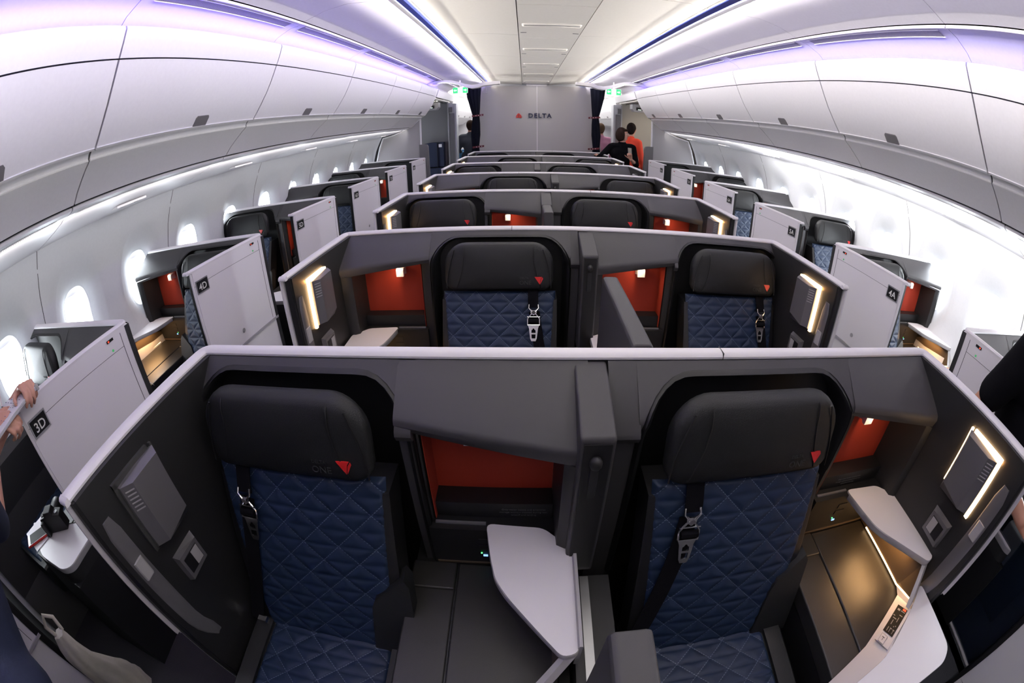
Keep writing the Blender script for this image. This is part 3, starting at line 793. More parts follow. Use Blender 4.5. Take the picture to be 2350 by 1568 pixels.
def aisle_wall(parent, xo, dirn, flare=.022, lamp=None, inner=True, plate=None, lights=True):
    """side wall running towards the camera from the shell. xo outer x at the shell, dirn=+1 when the suite lies to +x.
       parent local frame: y=0 shell rear, -y forward"""
    L = .612; s = dirn
    X = lambda n, v: xo-s*flare*(v/L)+s*n
    mb = MB()
    mb.loft([[(X(a, v), -v, z) for a, z in ((.013, 0), (.047, 0), (.047, 1.205), (.013, 1.205))] for v in (.0, L-.010)], DGREY)
    w = link('side_wall', mb.mesh('sw'), parent, label='dark inner side wall')
    mb = MB()
    # white outer skins: tall door skin and recessed lower skin
    mb.loft([[(X(a, v), -v, z) for a, z in ((0, .71), (.012, .71), (.012, 1.205), (0, 1.205))] for v in (.012, L)], WHITE)
    mb.loft([[(X(a, v), -v, z) for a, z in ((.005, .02), (.013, .02), (.013, .70), (.005, .70))] for v in (.01, L-.004)], WHITE)
    mb.loft([[(X(a, v), -v, z) for a, z in ((-.006, .700), (.01, .700), (.01, .712), (-.006, .712))] for v in (.012, L)], LGREY)
    mb.loft([[(X(a, v), -v, z) for a, z in ((-.0006, .72), (.004, .72), (.004, 1.19), (-.0006, 1.19))] for v in (.060, .0625)], SEAM)
    mb.loft([[(X(a, v), -v, z) for a, z in ((-.0006, 1.135), (.004, 1.135), (.004, 1.1365), (-.0006, 1.1365))] for v in (.062, L)], SEAM)
    sk = link('outer_panel', mb.mesh('skin'), parent, label='white outer panel')
    # silver door-edge strip
    mb = MB(); mb.loft([[(X(a, v), -v, z) for a, v in ((.012, L-.012), (.016, L-.012), (.016, L-.004), (.012, L-.004))] for z in (.02, 1.20)], SILVER)
    mb.loft([[(X(a, v), -v, z) for a, v in ((.018, L-.012), (.044, L-.012), (.042, L-.001), (.020, L-.001))] for z in (.02, 1.203)], BLACK)
    link('door_edge', mb.mesh('edge'), parent)
    if lights:
        mb = MB()
        c = (X(-.001, .12), -.12, 1.188)
        mb.box(c[0]-.002, c[0]+.002, c[1]-.018, c[1]+.018, 1.183, 1.193, PLATE); mb.box(c[0]-.0026, c[0]+.0026, c[1]-.014, c[1]-.006, 1.185, 1.191, LEDR)
        link('indicator_red', mb.mesh('ir'), sk)
        mb = MB(); mb.cyl((X(-.002, .12), -.12, 1.148), (s, 0, 0), .005, .004, LEDG2, 12); link('indicator_green', mb.mesh('ig'), sk)
        mb = MB(); mb.cyl((X(-.003, .34), -.34, .775), (s, 0, 0), .012, .004, LGREY, 18); link('round_button', mb.mesh('rb', 40), sk)
    if plate:
        mb = MB()
        v0, v1 = .515, .605
        def fr(a0, a1, v0, v1, z0, z1, m): mb.loft([[(X(a, v), -v, z) for a, z in ((a0, z0), (a1, z0), (a1, z1), (a0, z1))] for v in (v0, v1)], m)
        fr(-.004, .002, v0, v1, 1.092, 1.158, SILVER); fr(-.0048, .0, v0+.005, v1-.005, 1.098, 1.152, PLATE)
        pl = link('number_plate', mb.mesh('plate'), sk, label='black seat number plate')
        me = text_mesh(plate, .046, LETTER, .0004, bold=.0004); o = link('lettering', me, parent, (X(-.0052, (v0+v1)/2), -(v0+v1)/2, 1.120))
        fa = math.atan(flare/L); o.rotation_euler = (PI/2, 0, (PI/2+fa) if s < 0 else (-PI/2-fa))
    if inner:
        # grab channel
        mb = MB(); ch = []
        for i in range(13):
            t = i/12; z = lerp(1.12, .60, t); v = .565-.012*t-.05*max(0, t-.8)*3; wd = .022+.004*math.sin(t*PI)
            if i in (0, 12): wd *= .6
            ch.append([(X(.047, v-wd), -(v-wd), z), (X(.050, v-wd*.8), -(v-wd*.8), z), (X(.0485, v), -v, z), (X(.051, v+wd*.8), -(v+wd*.8), z), (X(.047, v+wd), -(v+wd), z)])
        mb.loft(ch, TITAN); g = link('grab_channel', mb.mesh('gc', 50), parent, label='grey grab channel')
        mb = MB(); mb.loft([[(X(a, v), -v, z) for a, v in ((.049, .545), (.055, .55), (.055, .578), (.049, .582))] for z in (.93, .99)], LGREY); link('door_release', mb.mesh('dr', 40), g)
        # latch box
        mb = MB()
        mb.loft([[(X(.046, v), -v, z) for v, z in ((.375, .80), (.475, .80), (.475, .895), (.375, .895))], [(X(.066, v), -v, z) for v, z in ((.385, .81), (.470, .805), (.470, .888), (.385, .885))]], TITAN)
        mb.loft([[(X(a, v), -v, z) for v, z in ((.395, .822), (.46, .822), (.46, .874), (.395, .874))] for a in (.060, .0675)], BLACK)
        mb.loft([[(X(a, v), -v, z) for v, z in ((.397, .824), (.427, .824), (.427, .872), (.397, .872))] for a in (.064, .0685)], LGREY)
        link('door_latch', mb.mesh('dl', 40), parent)
    if lamp is not None:
        mb = MB()
        # wedge: tall grey box with bevelled front edge
        r0_ = [(.345, .955), (.470, .975), (.495, .985), (.495, 1.135), (.470, 1.150), (.345, 1.165)]
        base = [(X(.047, v), -v, z) for v, z in ((.350, .955), (.492, .955), (.492, 1.150), (.350, 1.150))]
        mid = [(X(.066, v), -v, z) for v, z in ((.350, .952), (.492, .968), (.492, 1.150), (.350, 1.158))]
        top = [(X(.088, v), -v, z) for v, z in ((.362, .985), (.462, .968), (.462, 1.148), (.362, 1.150))]
        mb.loft([base, mid, top], TITAN)
        for i in range(6):
            z = 1.135-.0105*i
            mb.loft([[(X(a, v), -v, z+dz) for v, a in ((.466, .0865), (.487, .0715))] + [(X(a+.001, v), -v, z+dz) for v, a in ((.487, .0715), (.466, .0865))] for dz in (-.0016, .0016)], LGREY)
        lp = link('reading_lamp', mb.mesh('lamp', 25), w, label='grey wedge reading lamp')
        mb = MB(); m = WARM if lamp else OFFSTRIP
        def st_(v0, v1, z0, z1): mb.loft([[(X(a, v), -v, z) for v, z in ((v0, z0), (v1, z0), (v1, z1), (v0, z1))] for a in (.0465, .056)], m)
        st_(.490, .503, .955, 1.160); st_(.36, .503, 1.150, 1.164); st_(.343, .350, .975, 1.160)
        link('lamp_glow', mb.mesh('glow'), w, label='warm glowing edge of the lamp' if lamp else None)

# ------------------------------------------------------------------ centre rows
PITCH = 1.12; YC = .8395
XL, XR = -1.047, 1.073
names = ['front', 'second', 'third', 'fourth', 'fifth', 'sixth', 'rearmost']
lit = {0: (0, 1), 1: (1, 1), 2: (1, 1), 3: (.12, 1), 4: (0, .05), 5: (0, 0), 6: (0, 0)}
for k in range(7):
    yb = YC+PITCH*k; odd = k % 2 == 0
    t = thing('suite_shell', f'grey shell with white top trim of the {names[k]} centre row', 'suite shell', (0, yb, 0), 0, 'centre row suite shells')
    mb = MB(); mb.box(XL+.01, XR-.01, -.03, -.004, 0, 1.204, DGREY); mb.box(XL, XR, -.006, .0, .02, 1.204, WHITE)
    link('back_panel', mb.mesh('bp'), t)
    if odd: walls = ((-.07, False), (1.047, False))
    else: walls = ((.096, True), (-.998, True))
    for i, (wx_, mir) in enumerate(walls):
        left = (i == 0) == odd
        lt_ = lit[k][0 if left else 1]
        ho = (.030 if left else -.004) if odd else (.008 if left else -.010)
        cubby(t, wx_, yb, mir, lt_, hoff=ho, cf=0)
        gp = (wx_+s_*.384+ho, wx_+s_*.39) if (s_ := (1 if mir else -1)) else None
        if abs(gp[0]-gp[1]) > .012: link('shell_filler', filler_mesh(min(gp), max(gp)), t)
        # unit span
        x0, x1 = (XL+.045, -.09) if (left and odd) else (-.015, XR-.045) if odd else (.105, XR-.045) if not left else (XL+.045, .04)
        far = (wx_-.996 if not mir else wx_+.996)+ho
        if not mir and far-x0 > .012: o = link('shell_filler', filler_mesh(x0-.0, far+.003), t, (0, 0, 0))
        if mir and x1-far > .012: o = link('shell_filler', filler_mesh(far-.003, x1), t, (0, 0, 0))
    # centre post
    px = (-.088, -.018) if odd else (.042, .110)
    mb = MB(); mb.loft([[(x, -v, z) for v, z in ((.03, 1.203), (.08, 1.192), (.215, 1.150), (.222, 1.143), (.222, .70), (.03, .70))] for x in px], GREY)
    po = link('divider_post', mb.mesh('post'), t, bevel=.006)
    mb = MB(); a, b = px; c = (a+b)/2
    mb.box(a+.008, b-.008, -.2245, -.221, .72, 1.135, BLACK); mb.ball((c-.002, -.232, 1.095), (.013, .012, .017), DGREY, 14, 8)
    mb.loft([[(c-.002+.010*math.cos(u), -(.224), 1.03+(.05 if math.sin(u) > 0 else -.03)+.010*math.sin(u)) for u in [2*PI*i/16 for i in range(16)]], [(c-.002+.008*math.cos(u), -(.230), 1.03+(.05 if math.sin(u) > 0 else -.03)+.008*math.sin(u)) for u in [2*PI*i/16 for i in range(16)]]], DGREY)
    link('post_latch', mb.mesh('latch', 40), po)
    # trim swept around
    e = .022; L = .612
    pth = [(XR+e, -L)]+corner((XR+e, -L), (XR, 0), (XL, 0))+corner((XR, 0), (XL, 0), (XL-e, -L))+[(XL-e, -L)]
    tm = sweep_trim(pth, WHITE)
    link('top_trim', tm, t, label='white rounded top trim')
    for xx, s in ((XL-e, 1), (XR+e, -1)):
        mb = MB()
        mb.loft([[(x, -v, z) for v, z in [(L-.002, 1.22-.001), (L+.008, 1.217), (L+.013, 1.212), (L+.014, 1.206), (L+.012, 1.203), (L-.002, 1.203)]] for x in (xx+s*.001, xx+s*.033)], WHITE)
        mb.loft([[(x, -v, z) for x, v in ((xx, L-.002), (xx+s*.011, L-.002), (xx+s*.010, L+.010), (xx+s*.002, L+.010))] for z in (.71, 1.20)], WHITE)
        link('trim_end', mb.mesh('te', 60), t)
    sx_ = .255 if odd else -.25
    mb = MB(); mb.box(sx_, sx_+.0015, -.0334, .0004, 1.203, 1.2203, SEAM); link('trim_joint', mb.mesh('tj'), t)
    lampL = 0 if k == 0 else 1
    aisle_wall(t, XL, 1, lamp=lampL if k < 6 else None, inner=k < 4, lights=False)
    aisle_wall(t, XR, -1, lamp=(1 if k != 4 else 0) if k < 6 else None, inner=k < 4, lights=False)
    for i, (wx_, mir) in enumerate(walls):
        left = (i == 0) == odd
        sd = 'left' if left else 'right'
        ho = (.018 if left else -.018) if odd else (.006 if left else -.010)
        if k < 6: seat(wx_+ho, yb, mir, f'black headrest seat with navy quilting, {sd} seat of the {names[k]} centre row', k)
        if k < 2:
            console(wx_, yb, mir, f'white-topped console at the {sd} seat of the {names[k]} centre row', lit=not (k == 0 and left))
# stowage text on the front cubbies
for k, (wx_, mir, yb) in enumerate(((-.07, 0, YC), (1.047, 0, YC))):
    for j, s_ in enumerate(('Only water bottle and amenities', 'storage without stowed during taxi,', 'takeoff and landing')):
        me = text_mesh(s_, .0085, LETTERD, .0002)
        o = link('stowage_lettering', me, [x for x in bpy.data.objects if x.name.startswith('suite_shell')][0], (wx_-.12-.0 if k == 0 else wx_-.20, -.0946, .800-.0105*j)); o.rotation_euler = (PI/2, 0, 0)
# sliding privacy dividers between the centre seats
def divider(x0, x1, y0, y1, zt, label, zb=.60):
    mb = MB(); mb.loft([[(x, y, z) for x, z in ((x0, zb), (x1, zb), (x1, zt-.008), (x1-.008, zt), (x0+.008, zt), (x0, zt-.008))] for y in (y0, y1)], GREY)
    o = link('privacy_divider', mb.mesh('div'), None, bevel=.006); tag(o, label, 'divider', 'sliding grey privacy dividers')
divider(-.083, -.022, -.30, .235, 1.148, 'grey padded divider between the two nearest centre seats')
divider(.083, .142, .98, 1.49, 1.148, 'grey padded divider standing out between the second row centre seats')
divider(-.083, -.022, 2.62, 2.86, 1.148, 'short grey divider between the third row centre seats')
mb = MB(); mb.box(-.068, .03, -.30, YC-.222, 0, .672, DGREY); o = link('divider_plinth', mb.mesh('pl')); tag(o, 'dark plinth with a silver rail between the nearest centre seats', 'plinth')
mb = MB(); mb.box(-.046, -.024, -.30, YC-.225, .672, .6745, SILVER); link('slide_rail', mb.mesh('rail'), o, label='silver slide rail')
mb = MB(); mb.loft([[(x, y, z) for x, z in ((-.0735, .776), (-.071, .786), (-.064, .786), (-.062, .672), (-.0735, .672))] for y in (.36, .64)], LGREY); link('rail_guard', mb.mesh('rg', 30), o)
mb = MB(); mb.box(.03, .115, .85, 1.735, 0, .672, DGREY); o = link('divider_plinth', mb.mesh('pl')); tag(o, 'dark plinth between the second row centre seats', 'plinth')

# ------------------------------------------------------------------ window suites
YW = 1.03; XW = 1.652
litw = {('L', 0): 0, ('L', 1): .7, ('L', 2): .8, ('L', 3): .6, ('L', 4): .8, ('R', 1): .7, ('R', 2): .4, ('R', 3): .5, ('R', 4): .8}
for s, nm, let in ((-1, 'left', 'D'), (1, 'right', 'A')):
    for k in range(-1, 6):
        yb = YW+PITCH*k+(0 if s < 0 else -.02); odd = k % 2 == 0; num = '%d%s' % (3+k, let)
        lab = f'white suite shell numbered {num} by the {nm} windows' if 0 <= k < 4 else (f'white shell edge at the {nm} front corner of the frame' if k < 0 else f'white suite shell by the {nm} windows, {["","","","","second rearmost","rearmost"][k]}')
        t = thing('suite_shell', lab, 'suite shell', (0, yb, 0), 0, f'suite shells along the {nm} windows')
        ax = s*(XW if s < 0 else 1.632); ex = s*2.70     # aisle edge, window end
        lo, hi = min(ax, ex), max(ax, ex)
        mb = MB(); 
        mb.loft([[(x, y, z) for x, z in ((ax, 0), (ax, 1.203), (s*2.66, 1.203), (s*2.60, .3), (s*2.45, 0))] for y in (-.03, -.004)], DGREY if k >= 0 else BLACK)
        link('back_panel', mb.mesh('bp'), t)
        # trim
        e = .06; L = .635
        if s < 0: pth = [(ax-e, -L)]+corner((ax-e, -L), (ax, 0), (ex, 0))+[(ex, 0)]
        else: pth = [(ex-.03, 0)]+corner((ex, 0), (ax, 0), (ax+e, -L))+[(ax+e, -L)]
        # outer edge must stay on the aisle/rear side
        me = sweep_trim(pth, WHITE) if s > 0 else sweep_trim(pth, WHITE)
        link('top_trim', me, t, label='white rounded top trim')
        mb = MB(); xx = ax+s*e
        mb.loft([[(x, -v, z) for v, z in [(L-.002, 1.219), (L+.008, 1.217), (L+.013, 1.212), (L+.014, 1.206), (L+.012, 1.203), (L-.002, 1.203)]] for x in (xx+s*.001, xx+s*.033)], WHITE)
        mb.loft([[(x, -v, z) for x, v in ((xx, L-.026), (xx+s*.011, L-.026), (xx+s*.010, L-.012), (xx+s*.002, L-.012))] for z in (.71, 1.20)], WHITE)
        link('trim_end', mb.mesh('te', 60), t)
        aisle_wall(t, ax, s, flare=-.06*1.0 if 0 else -.058, lamp=None, inner=False, plate=num if 0 <= k < 6 else None)
        if k == -1 or odd:
            mb = MB(); mb.loft([[(s*x, y, z) for x, z in ((2.72, .0), (2.38, .0), (2.53, .30), (2.61, .60), (2.625, .80), (2.645, .845), (2.70, .85), (2.72, .85))] for y in (-1.085, -.032)], DGREY)
            link('side_lining', mb.mesh('sl'), t, label='dark lining below the window')
        # cubby / seat
        if s < 0: wall, mir = ((ax-.046, False) if odd else (-2.70, True))
        else: wall, mir = ((ax+.046, True) if odd else (2.70, False))
        if k >= 0:
            cubby(t, wall, yb, mir, litw.get(('L' if s < 0 else 'R', k), 0), rim=True, hoff=(s*.08 if odd else 0))
            if odd:
                a_, b_ = wall+s*.430, wall+s*.468
                link('shell_filler', filler_mesh(min(a_, b_), max(a_, b_)), t)
            far = wall-.996 if not mir else wall+.996
            xa, xb = (lo, hi)
            if not mir and far-xa > .02 and odd is False: link('shell_filler', filler_mesh(xa+.046, far+.003), t)
            if mir and xb-far > .02 and odd is False: link('shell_filler', filler_mesh(far-.003, xb-.046), t)
            if k < 5:
                sw = wall+(s*.08 if odd else 0)
                seat(sw, yb, mir, f'black and blue quilted seat inside suite {num}', 1 if k < 3 else 2) if k < 4 else seat(sw, yb, mir, f'blue quilted seat in the second rearmost suite on the {nm}', 2)
        if k in (0, 1, 2, 3): 
            console(wall, yb, mir, f'white-topped console beside the seat of suite {num}', lit=(k != 0) or s > 0)

# ------------------------------------------------------------------ rear of the cabin
YP = 7.25
for s, nm in ((-1, 'left'), (1, 'right')):
    top = [(1.86, 1.835), (1.93, 1.825), (2.02, 1.74), (2.14, 1.66), (2.30, 1.60), (2.50, 1.555), (2.56, 1.40), (2.63, 1.15), (2.65, .9), (2.62, 0), (1.86, 0)]
    mb = MB(); mb.loft([[(s*x, y, z) for x, z in top] for y in (YP, YP+.03)], PART)
    o = tag(link('partition_wall', mb.mesh('pw')), f'light grey partition with white edge behind the rearmost {nm} window suite', 'partition')
    mb = MB(); path = [(s*x, YP-.004, z) for x, z in [(1.865, .3)]+top[:9]]
    mb.tube(path, .016, WHITE, 6); link('edge_trim', mb.mesh('et', 60), o, label='white edge trim')
    mb = MB(); mb.loft([[(s*x, y, z) for x, z in ((1.72, .3), (1.745, 1.36), (1.76, 1.39), (1.80, 1.40), (1.89, 1.40), (1.89, .3))] for y in (YP-.02, YP+.04)], PARTD)
    o = tag(link('side_screen', mb.mesh('ss')), f'grey rounded screen beside the {nm} partition', 'screen')
    # monument
    mb = MB(); mb.box(min(s*1.62, s*2.75), max(s*1.62, s*2.75), 8.6, 8.75, 0, 2.16, PARTWARM if s > 0 else PARTD)
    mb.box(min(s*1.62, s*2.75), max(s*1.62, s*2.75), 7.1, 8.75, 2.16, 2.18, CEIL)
    o = tag(link('galley_wall', mb.mesh('gw')), ('warmly lit grey' if s > 0 else 'dark grey')+f' galley wall beyond the {nm} partition', 'wall panel')
    mb = MB(); mb.loft([[(s*x, y, z) for x, z in ((1.46, 0), (1.46, 2.12), (1.62, 2.14), (1.62, 0))] for y in (8.52, 8.75)], WALL)
    mb.box(min(s*1.50, s*1.585), max(s*1.50, s*1.585), 8.49, 8.53, .3, 1.93, TITAN); mb.box(min(s*1.60, s*1.625), max(s*1.60, s*1.625), 8.50, 8.53, 0, 2.12, LGREY)
    mb.box(min(s*1.54, s*1.60), max(s*1.54, s*1.60), 8.48, 8.53, 1.95, 2.05, TITAN)
    tag(link('door_column', mb.mesh('dc')), f'pale upright column with grey strip beside the {nm} galley wall', 'column')
    # continuing bin and ceiling beyond
    mb = MB(); mb.loft([[(s*x, y, z) for x, z in ((1.56, 2.33), (1.535, 2.30), (1.572, 2.185), (1.60, 2.185), (1.60, 2.33))] for y in (YE+.14, 8.9)], BIN)
    tag(link('fascia_rail', mb.mesh('fr')), f'white fascia rail continuing above the {nm} galley', 'fascia')
    for k in range(4):
        a = 8.92+1.1*k
        mb = MB(); mb.loft([[(s*x, y, z) for x, z in ((1.55, 2.31), (1.578, 2.18), (1.65, 2.04), (1.757, 1.888), (1.81, 1.856), (1.99, 1.71), (2.5, 1.6), (2.5, 2.3))] for y in (a, a+1.092)], BIN)
        mb.box(min(s*1.72, s*1.76), max(s*1.72, s*1.76), a+.6, a+.7, 1.90, 1.94, LATCH)
        tag(link('overhead_bin', mb.mesh('rb')), f'bright overhead bin in the rear cabin beyond the {nm} doorway, {ORD[k]} of four', 'overhead bin', 'rear cabin bins')
    mb = MB(); mb.loft([[(s*x, y, z) for x, z in ((2.5, 1.6), (2.7, 1.1), (2.6, 0))] for y in (8.76, 13.5)], WALL, close=False, cap=False)
    o = link(trim_name(), mb.mesh('rw')); o['kind'] = 'structure'
    # crew intercom / exit indicator under the ceiling
    mb = MB(); mb.loft([[(s*x, y, z) for x, z in ((1.70, 2.05), (1.74, 2.0), (1.92, 2.0), (1.96, 2.05), (1.96, 2.14), (1.70, 2.14))] for y in (8.0, 8.2)], LGREY)
    mb.box(min(s*1.77, s*1.89), max(s*1.77, s*1.89), 7.985, 8.0, 2.03, 2.085, BLACK); mb.box(min(s*1.80, s*1.86), max(s*1.80, s*1.86), 7.98, 7.986, 2.035, 2.05, SIGNW)
    tag(link('indicator_box', mb.mesh('ib')), f'small grey box with a lit slot under the ceiling of the {nm} galley', 'indicator')
    # arched header beam
    mb = MB(); bp2 = [(1.60, 2.365, .02), (1.54, 2.385, .028), (1.45, 2.402, .035), (1.35, 2.405, .038), (1.25, 2.395, .042), (1.15, 2.365, .046), (1.05, 2.325, .05), (.95, 2.302, .055), (.86, 2.312, .055), (.78, 2.345, .06), (.55, 2.35, .045)]
    poly = [(s*x, z) for x, z, h in bp2]+[(s*x, z-h) for x, z, h in bp2[::-1]]
    mb.loft([[(x, y, z) for x, z in poly] for y in (6.65, 6.8)], WHITE)
    tag(link('header_beam', mb.mesh('hb', 40)), f'white arched header beam over the {nm} doorway', 'beam')
    # exit sign
    mb = MB(); x0 = s*1.165; w = .115
    sg = thing('exit_sign', f'lit green and white exit sign with two arrows hanging over the {nm} aisle', 'exit sign', (x0, 7.0, 2.255), 0, 'exit signs')
    mb.box(-w, w, -.012, .012, -.05, .05, SIGNW); body = link('sign_body', mb.mesh('sb'), sg, bevel=.006)
    for q in (-1, 1):
        mb = MB(); cx = q*.075
        mb.box(cx-.036, cx+.036, -.0135, -.012, -.046, .046, GREEN)
        d = q
        mb.add([(cx+d*.026, -.0142, 0), (cx+d*.004, -.0142, .026), (cx+d*.004, -.0142, .010), (cx-d*.024, -.0142, .010), (cx-d*.024, -.0142, -.010), (cx+d*.004, -.0142, -.010), (cx+d*.004, -.0142, -.026)], [(0,1,2,3,4,5,6)], SIGNW)
        link('arrow', mb.mesh('ar'), body, label='white arrow on green')
    mb = MB(); mb.tube([(.0, 0, .05), (.0, 0, .16)], .008, WHITE, 6); link('hanger', mb.mesh('hg'), sg)
    # curtain
    mb = MB(); zs = [2.375, 2.2, 2.0, 1.84, 1.7, 1.5, 1.28, 1.1, .8, .3]
    ctr = [1.075, 1.07, 1.05, 1.035, 1.04, 1.05, 1.055, 1.06, 1.075, 1.09]; hw = [.135, .115, .085, .058, .072, .082, .062, .08, .10, .11]
    rg = []
    for z, c, h in zip(zs, ctr, hw):
        r = []
        for i in range(60):
            t = 2*PI*i/60; f = 1+.16*math.sin(t*11+z*2)
            r.append((s*c+h*math.cos(t)*(1+.03*math.sin(9*t)), 7.98+.045*math.sin(t)*f, z))
        rg.append(r)
    mb.loft(rg, CURTAIN)
    o = tag(link('curtain', mb.mesh('curtain', 60)), f'navy curtain tied back at the {nm} edge of the grey logo wall', 'curtain', 'tied back curtains')
    for z, dx in ((1.84, .0), (1.27, .02)):
        mb = MB(); c = s*1.0; zz_ = z
        mb.loft([[(x, 7.915, zc+dz) for x, zc in ((s*1.10, zz_-(.0 if s < 0 else -.0)), (s*.90, zz_+(.02 if s < 0 else -.02)))] + [(x, 7.912, zc+dz) for x, zc in ((s*.90, zz_+(.02 if s < 0 else -.02)), (s*1.10, zz_))] for dz in (-.017, .017)], mat('tie_strap', (.10, .008, .015), .6) if 'tie_strap' not in MATS else MATS['tie_strap'])
        for q in (.94, .985, 1.03): mb.cyl((s*q, 7.908, zz_+(.02 if s < 0 else -.02)*(1.1-q)/.2), (0, -1, 0), .007, .004, WHITE, 8)
        link('tie_back', mb.mesh('tb'), o, label='dark red tie strap with white studs')

# logo wall
t = thing('partition_wall', 'large grey centre partition with the red triangle logo and DELTA lettering', 'partition', (0, 8.2, 0))
mb = MB()
po = [(-1.06, .2), (-1.04, 1.2), (-1.0, 2.1), (-.97, 2.33), (-.93, 2.385), (-.88, 2.40), (.10-.22, 2.405), (-.10, 2.43), (.14, 2.43), (.17, 2.405), (.94, 2.40), (.99, 2.38), (1.03, 2.32), (1.10, 1.9), (1.18, 1.2), (1.2, .2)]
mb.loft([[(x, y, z) for x, z in po] for y in (0, .05)], PART); link('panel', mb.mesh('panel'), t)
mb = MB(); mb.box(.018, .028, -.004, 0, .3, 2.42, WHITE); link('joint_strip', mb.mesh('js'), t, label='white vertical joint')
mb = MB()
for x in (-.90, .955): mb.box(x-.05, x+.05, -.012, 0, 2.27, 2.37, PART)
link('corner_plate', mb.mesh('cp'), t)
mb = MB(); mb.box(-.16, .2, -.02, .06, 2.405, 2.455, WHITE); link('top_cap', mb.mesh('tc'), t)
me = text_mesh('DELTA', .115, LOGONAVY, .006, bold=.0035, space=1.28); o = link('lettering', me, t, (.072, -.012, 1.835)); o.rotation_euler = (PI/2, 0, 0); o['label'] = 'navy DELTA lettering'
lx = -.30; lz = 1.838
mb = MB()
def lt3(pts): mb.loft([[(lx+x, y, lz+z) for x, z in pts] for y in (-.016, -.001)], LOGORED)
lt3([(-.004, .05), (-.062, -.025), (-.004, .008)]); lt3([(.004, .05), (.062, -.025), (.004, .008)]); lt3([(-.058, -.04), (-.008, .0), (-.0015, -.04)]); lt3([(.058, -.04), (.008, .0), (.0015, -.04)])
link('logo', mb.mesh('logo'), t, label='red triangle logo')
mb = MB(); mb.box(-1.0, 1.0, 8.26, 13.4, 0, 2.5, WALL); o = tag(link('centre_monument', mb.mesh('cm')), 'pale galley block behind the logo wall', 'galley')
mb = MB(); mb.box(-2.7, 2.7, 13.5, 13.6, 0, 2.6, WHITE); o = link('wall_rear', mb.mesh('wr')); o['kind'] = 'structure'
# galley jump seat block
t = thing('jump_seat', 'dark blue folded crew seat against the left galley wall', 'crew seat', (-1.9, 8.5, 0))
mb = MB(); mb.loft([[(x, y, z) for x, z in ((-.20, .9), (-.20, 1.30), (-.17, 1.36), (-.08, 1.375), (.20, 1.375), (.20, .9))] for y in (-.10, .09)], NAVY); link('backrest', mb.mesh('b'), t, bevel=.01)
mb = MB(); mb.box(-.20, .20, -.14, .09, .3, .88, NAVY); mb.box(.085, .09, -.145, -.1, .3, 1.37, BLACK); link('seat', mb.mesh('s'), t)
mb = MB(); mb.box(.11, .17, -.115, -.10, 1.28, 1.34, PAPER); link('tag', mb.mesh('tg'), t, label='small white tag')
# a few rear cabin seat backs glimpsed through the left doorway
for i in range(3):
    mb = MB(); mb.loft([[(x, y, z) for x, z in rrect(0, .55, .24, .55, (.1, .1, .02, .02))] for y in (-.05, .05)], BLUESEAT)
    tag(link('cabin_seat', mb.mesh('cs'), None, (-2.0+.52*i if i < 2 else -1.6, 9.6+.0*i if i < 2 else 10.4, 0)), f'blue rear cabin seat back through the left doorway, {["leftmost", "nearest the aisle", "in the row behind"][i]}', 'seat', 'rear cabin seats')

# ------------------------------------------------------------------ people
def add_hand(mb, W, D, N, T, curl=(.5, .5, .55, .6), k=1., thumb=.3, m=SKIN, spread=.08):
    W, D, N, T = Vector(W), Vector(D).normalized(), Vector(N).normalized(), Vector(T).normalized()
    T = (T-D*T.dot(D)).normalized(); N2 = D.cross(T); N = N2 if N2.dot(N) > 0 else -N2
    offs = (.027, .009, -.009, -.026); ls = (.95, 1.05, 1., .80); tips = []
    for i in range(4):
        b = W+D*(.088-(.004 if i in (0, 3) else 0))*k+T*offs[i]*k
        mb.capsule(W+D*.012*k+T*offs[i]*.6*k, b, .0145*k, .0115*k, m, 8)
        a = 0; p = b
        for j, (L, c) in enumerate(((.043, .9), (.027, 1.15), (.022, .8))):
            a += curl[i]*c; d = (D*math.cos(a)+N*math.sin(a)+T*spread*(1.5-i)*.5).normalized()
            q = p+d*L*ls[i]*k; mb.capsule(p, q, (.0098-.0009*j)*k, (.0090-.0009*j)*k, m, 8); p = q
        tips.append((p, d))
    p = W+D*.022*k+T*.018*k; d = (D*.65+T*.75+N*thumb).normalized()
    for L, r, tw in ((.045, .013, 0), (.032, .0112, .35), (.026, .0095, .3)):
        d = (d+D*tw*.6+N*tw*.7-T*tw*.5).normalized(); q = p+d*L*k; mb.capsule(p, q, r*k, (r-.0012)*k, m, 8); p = q
    return tips
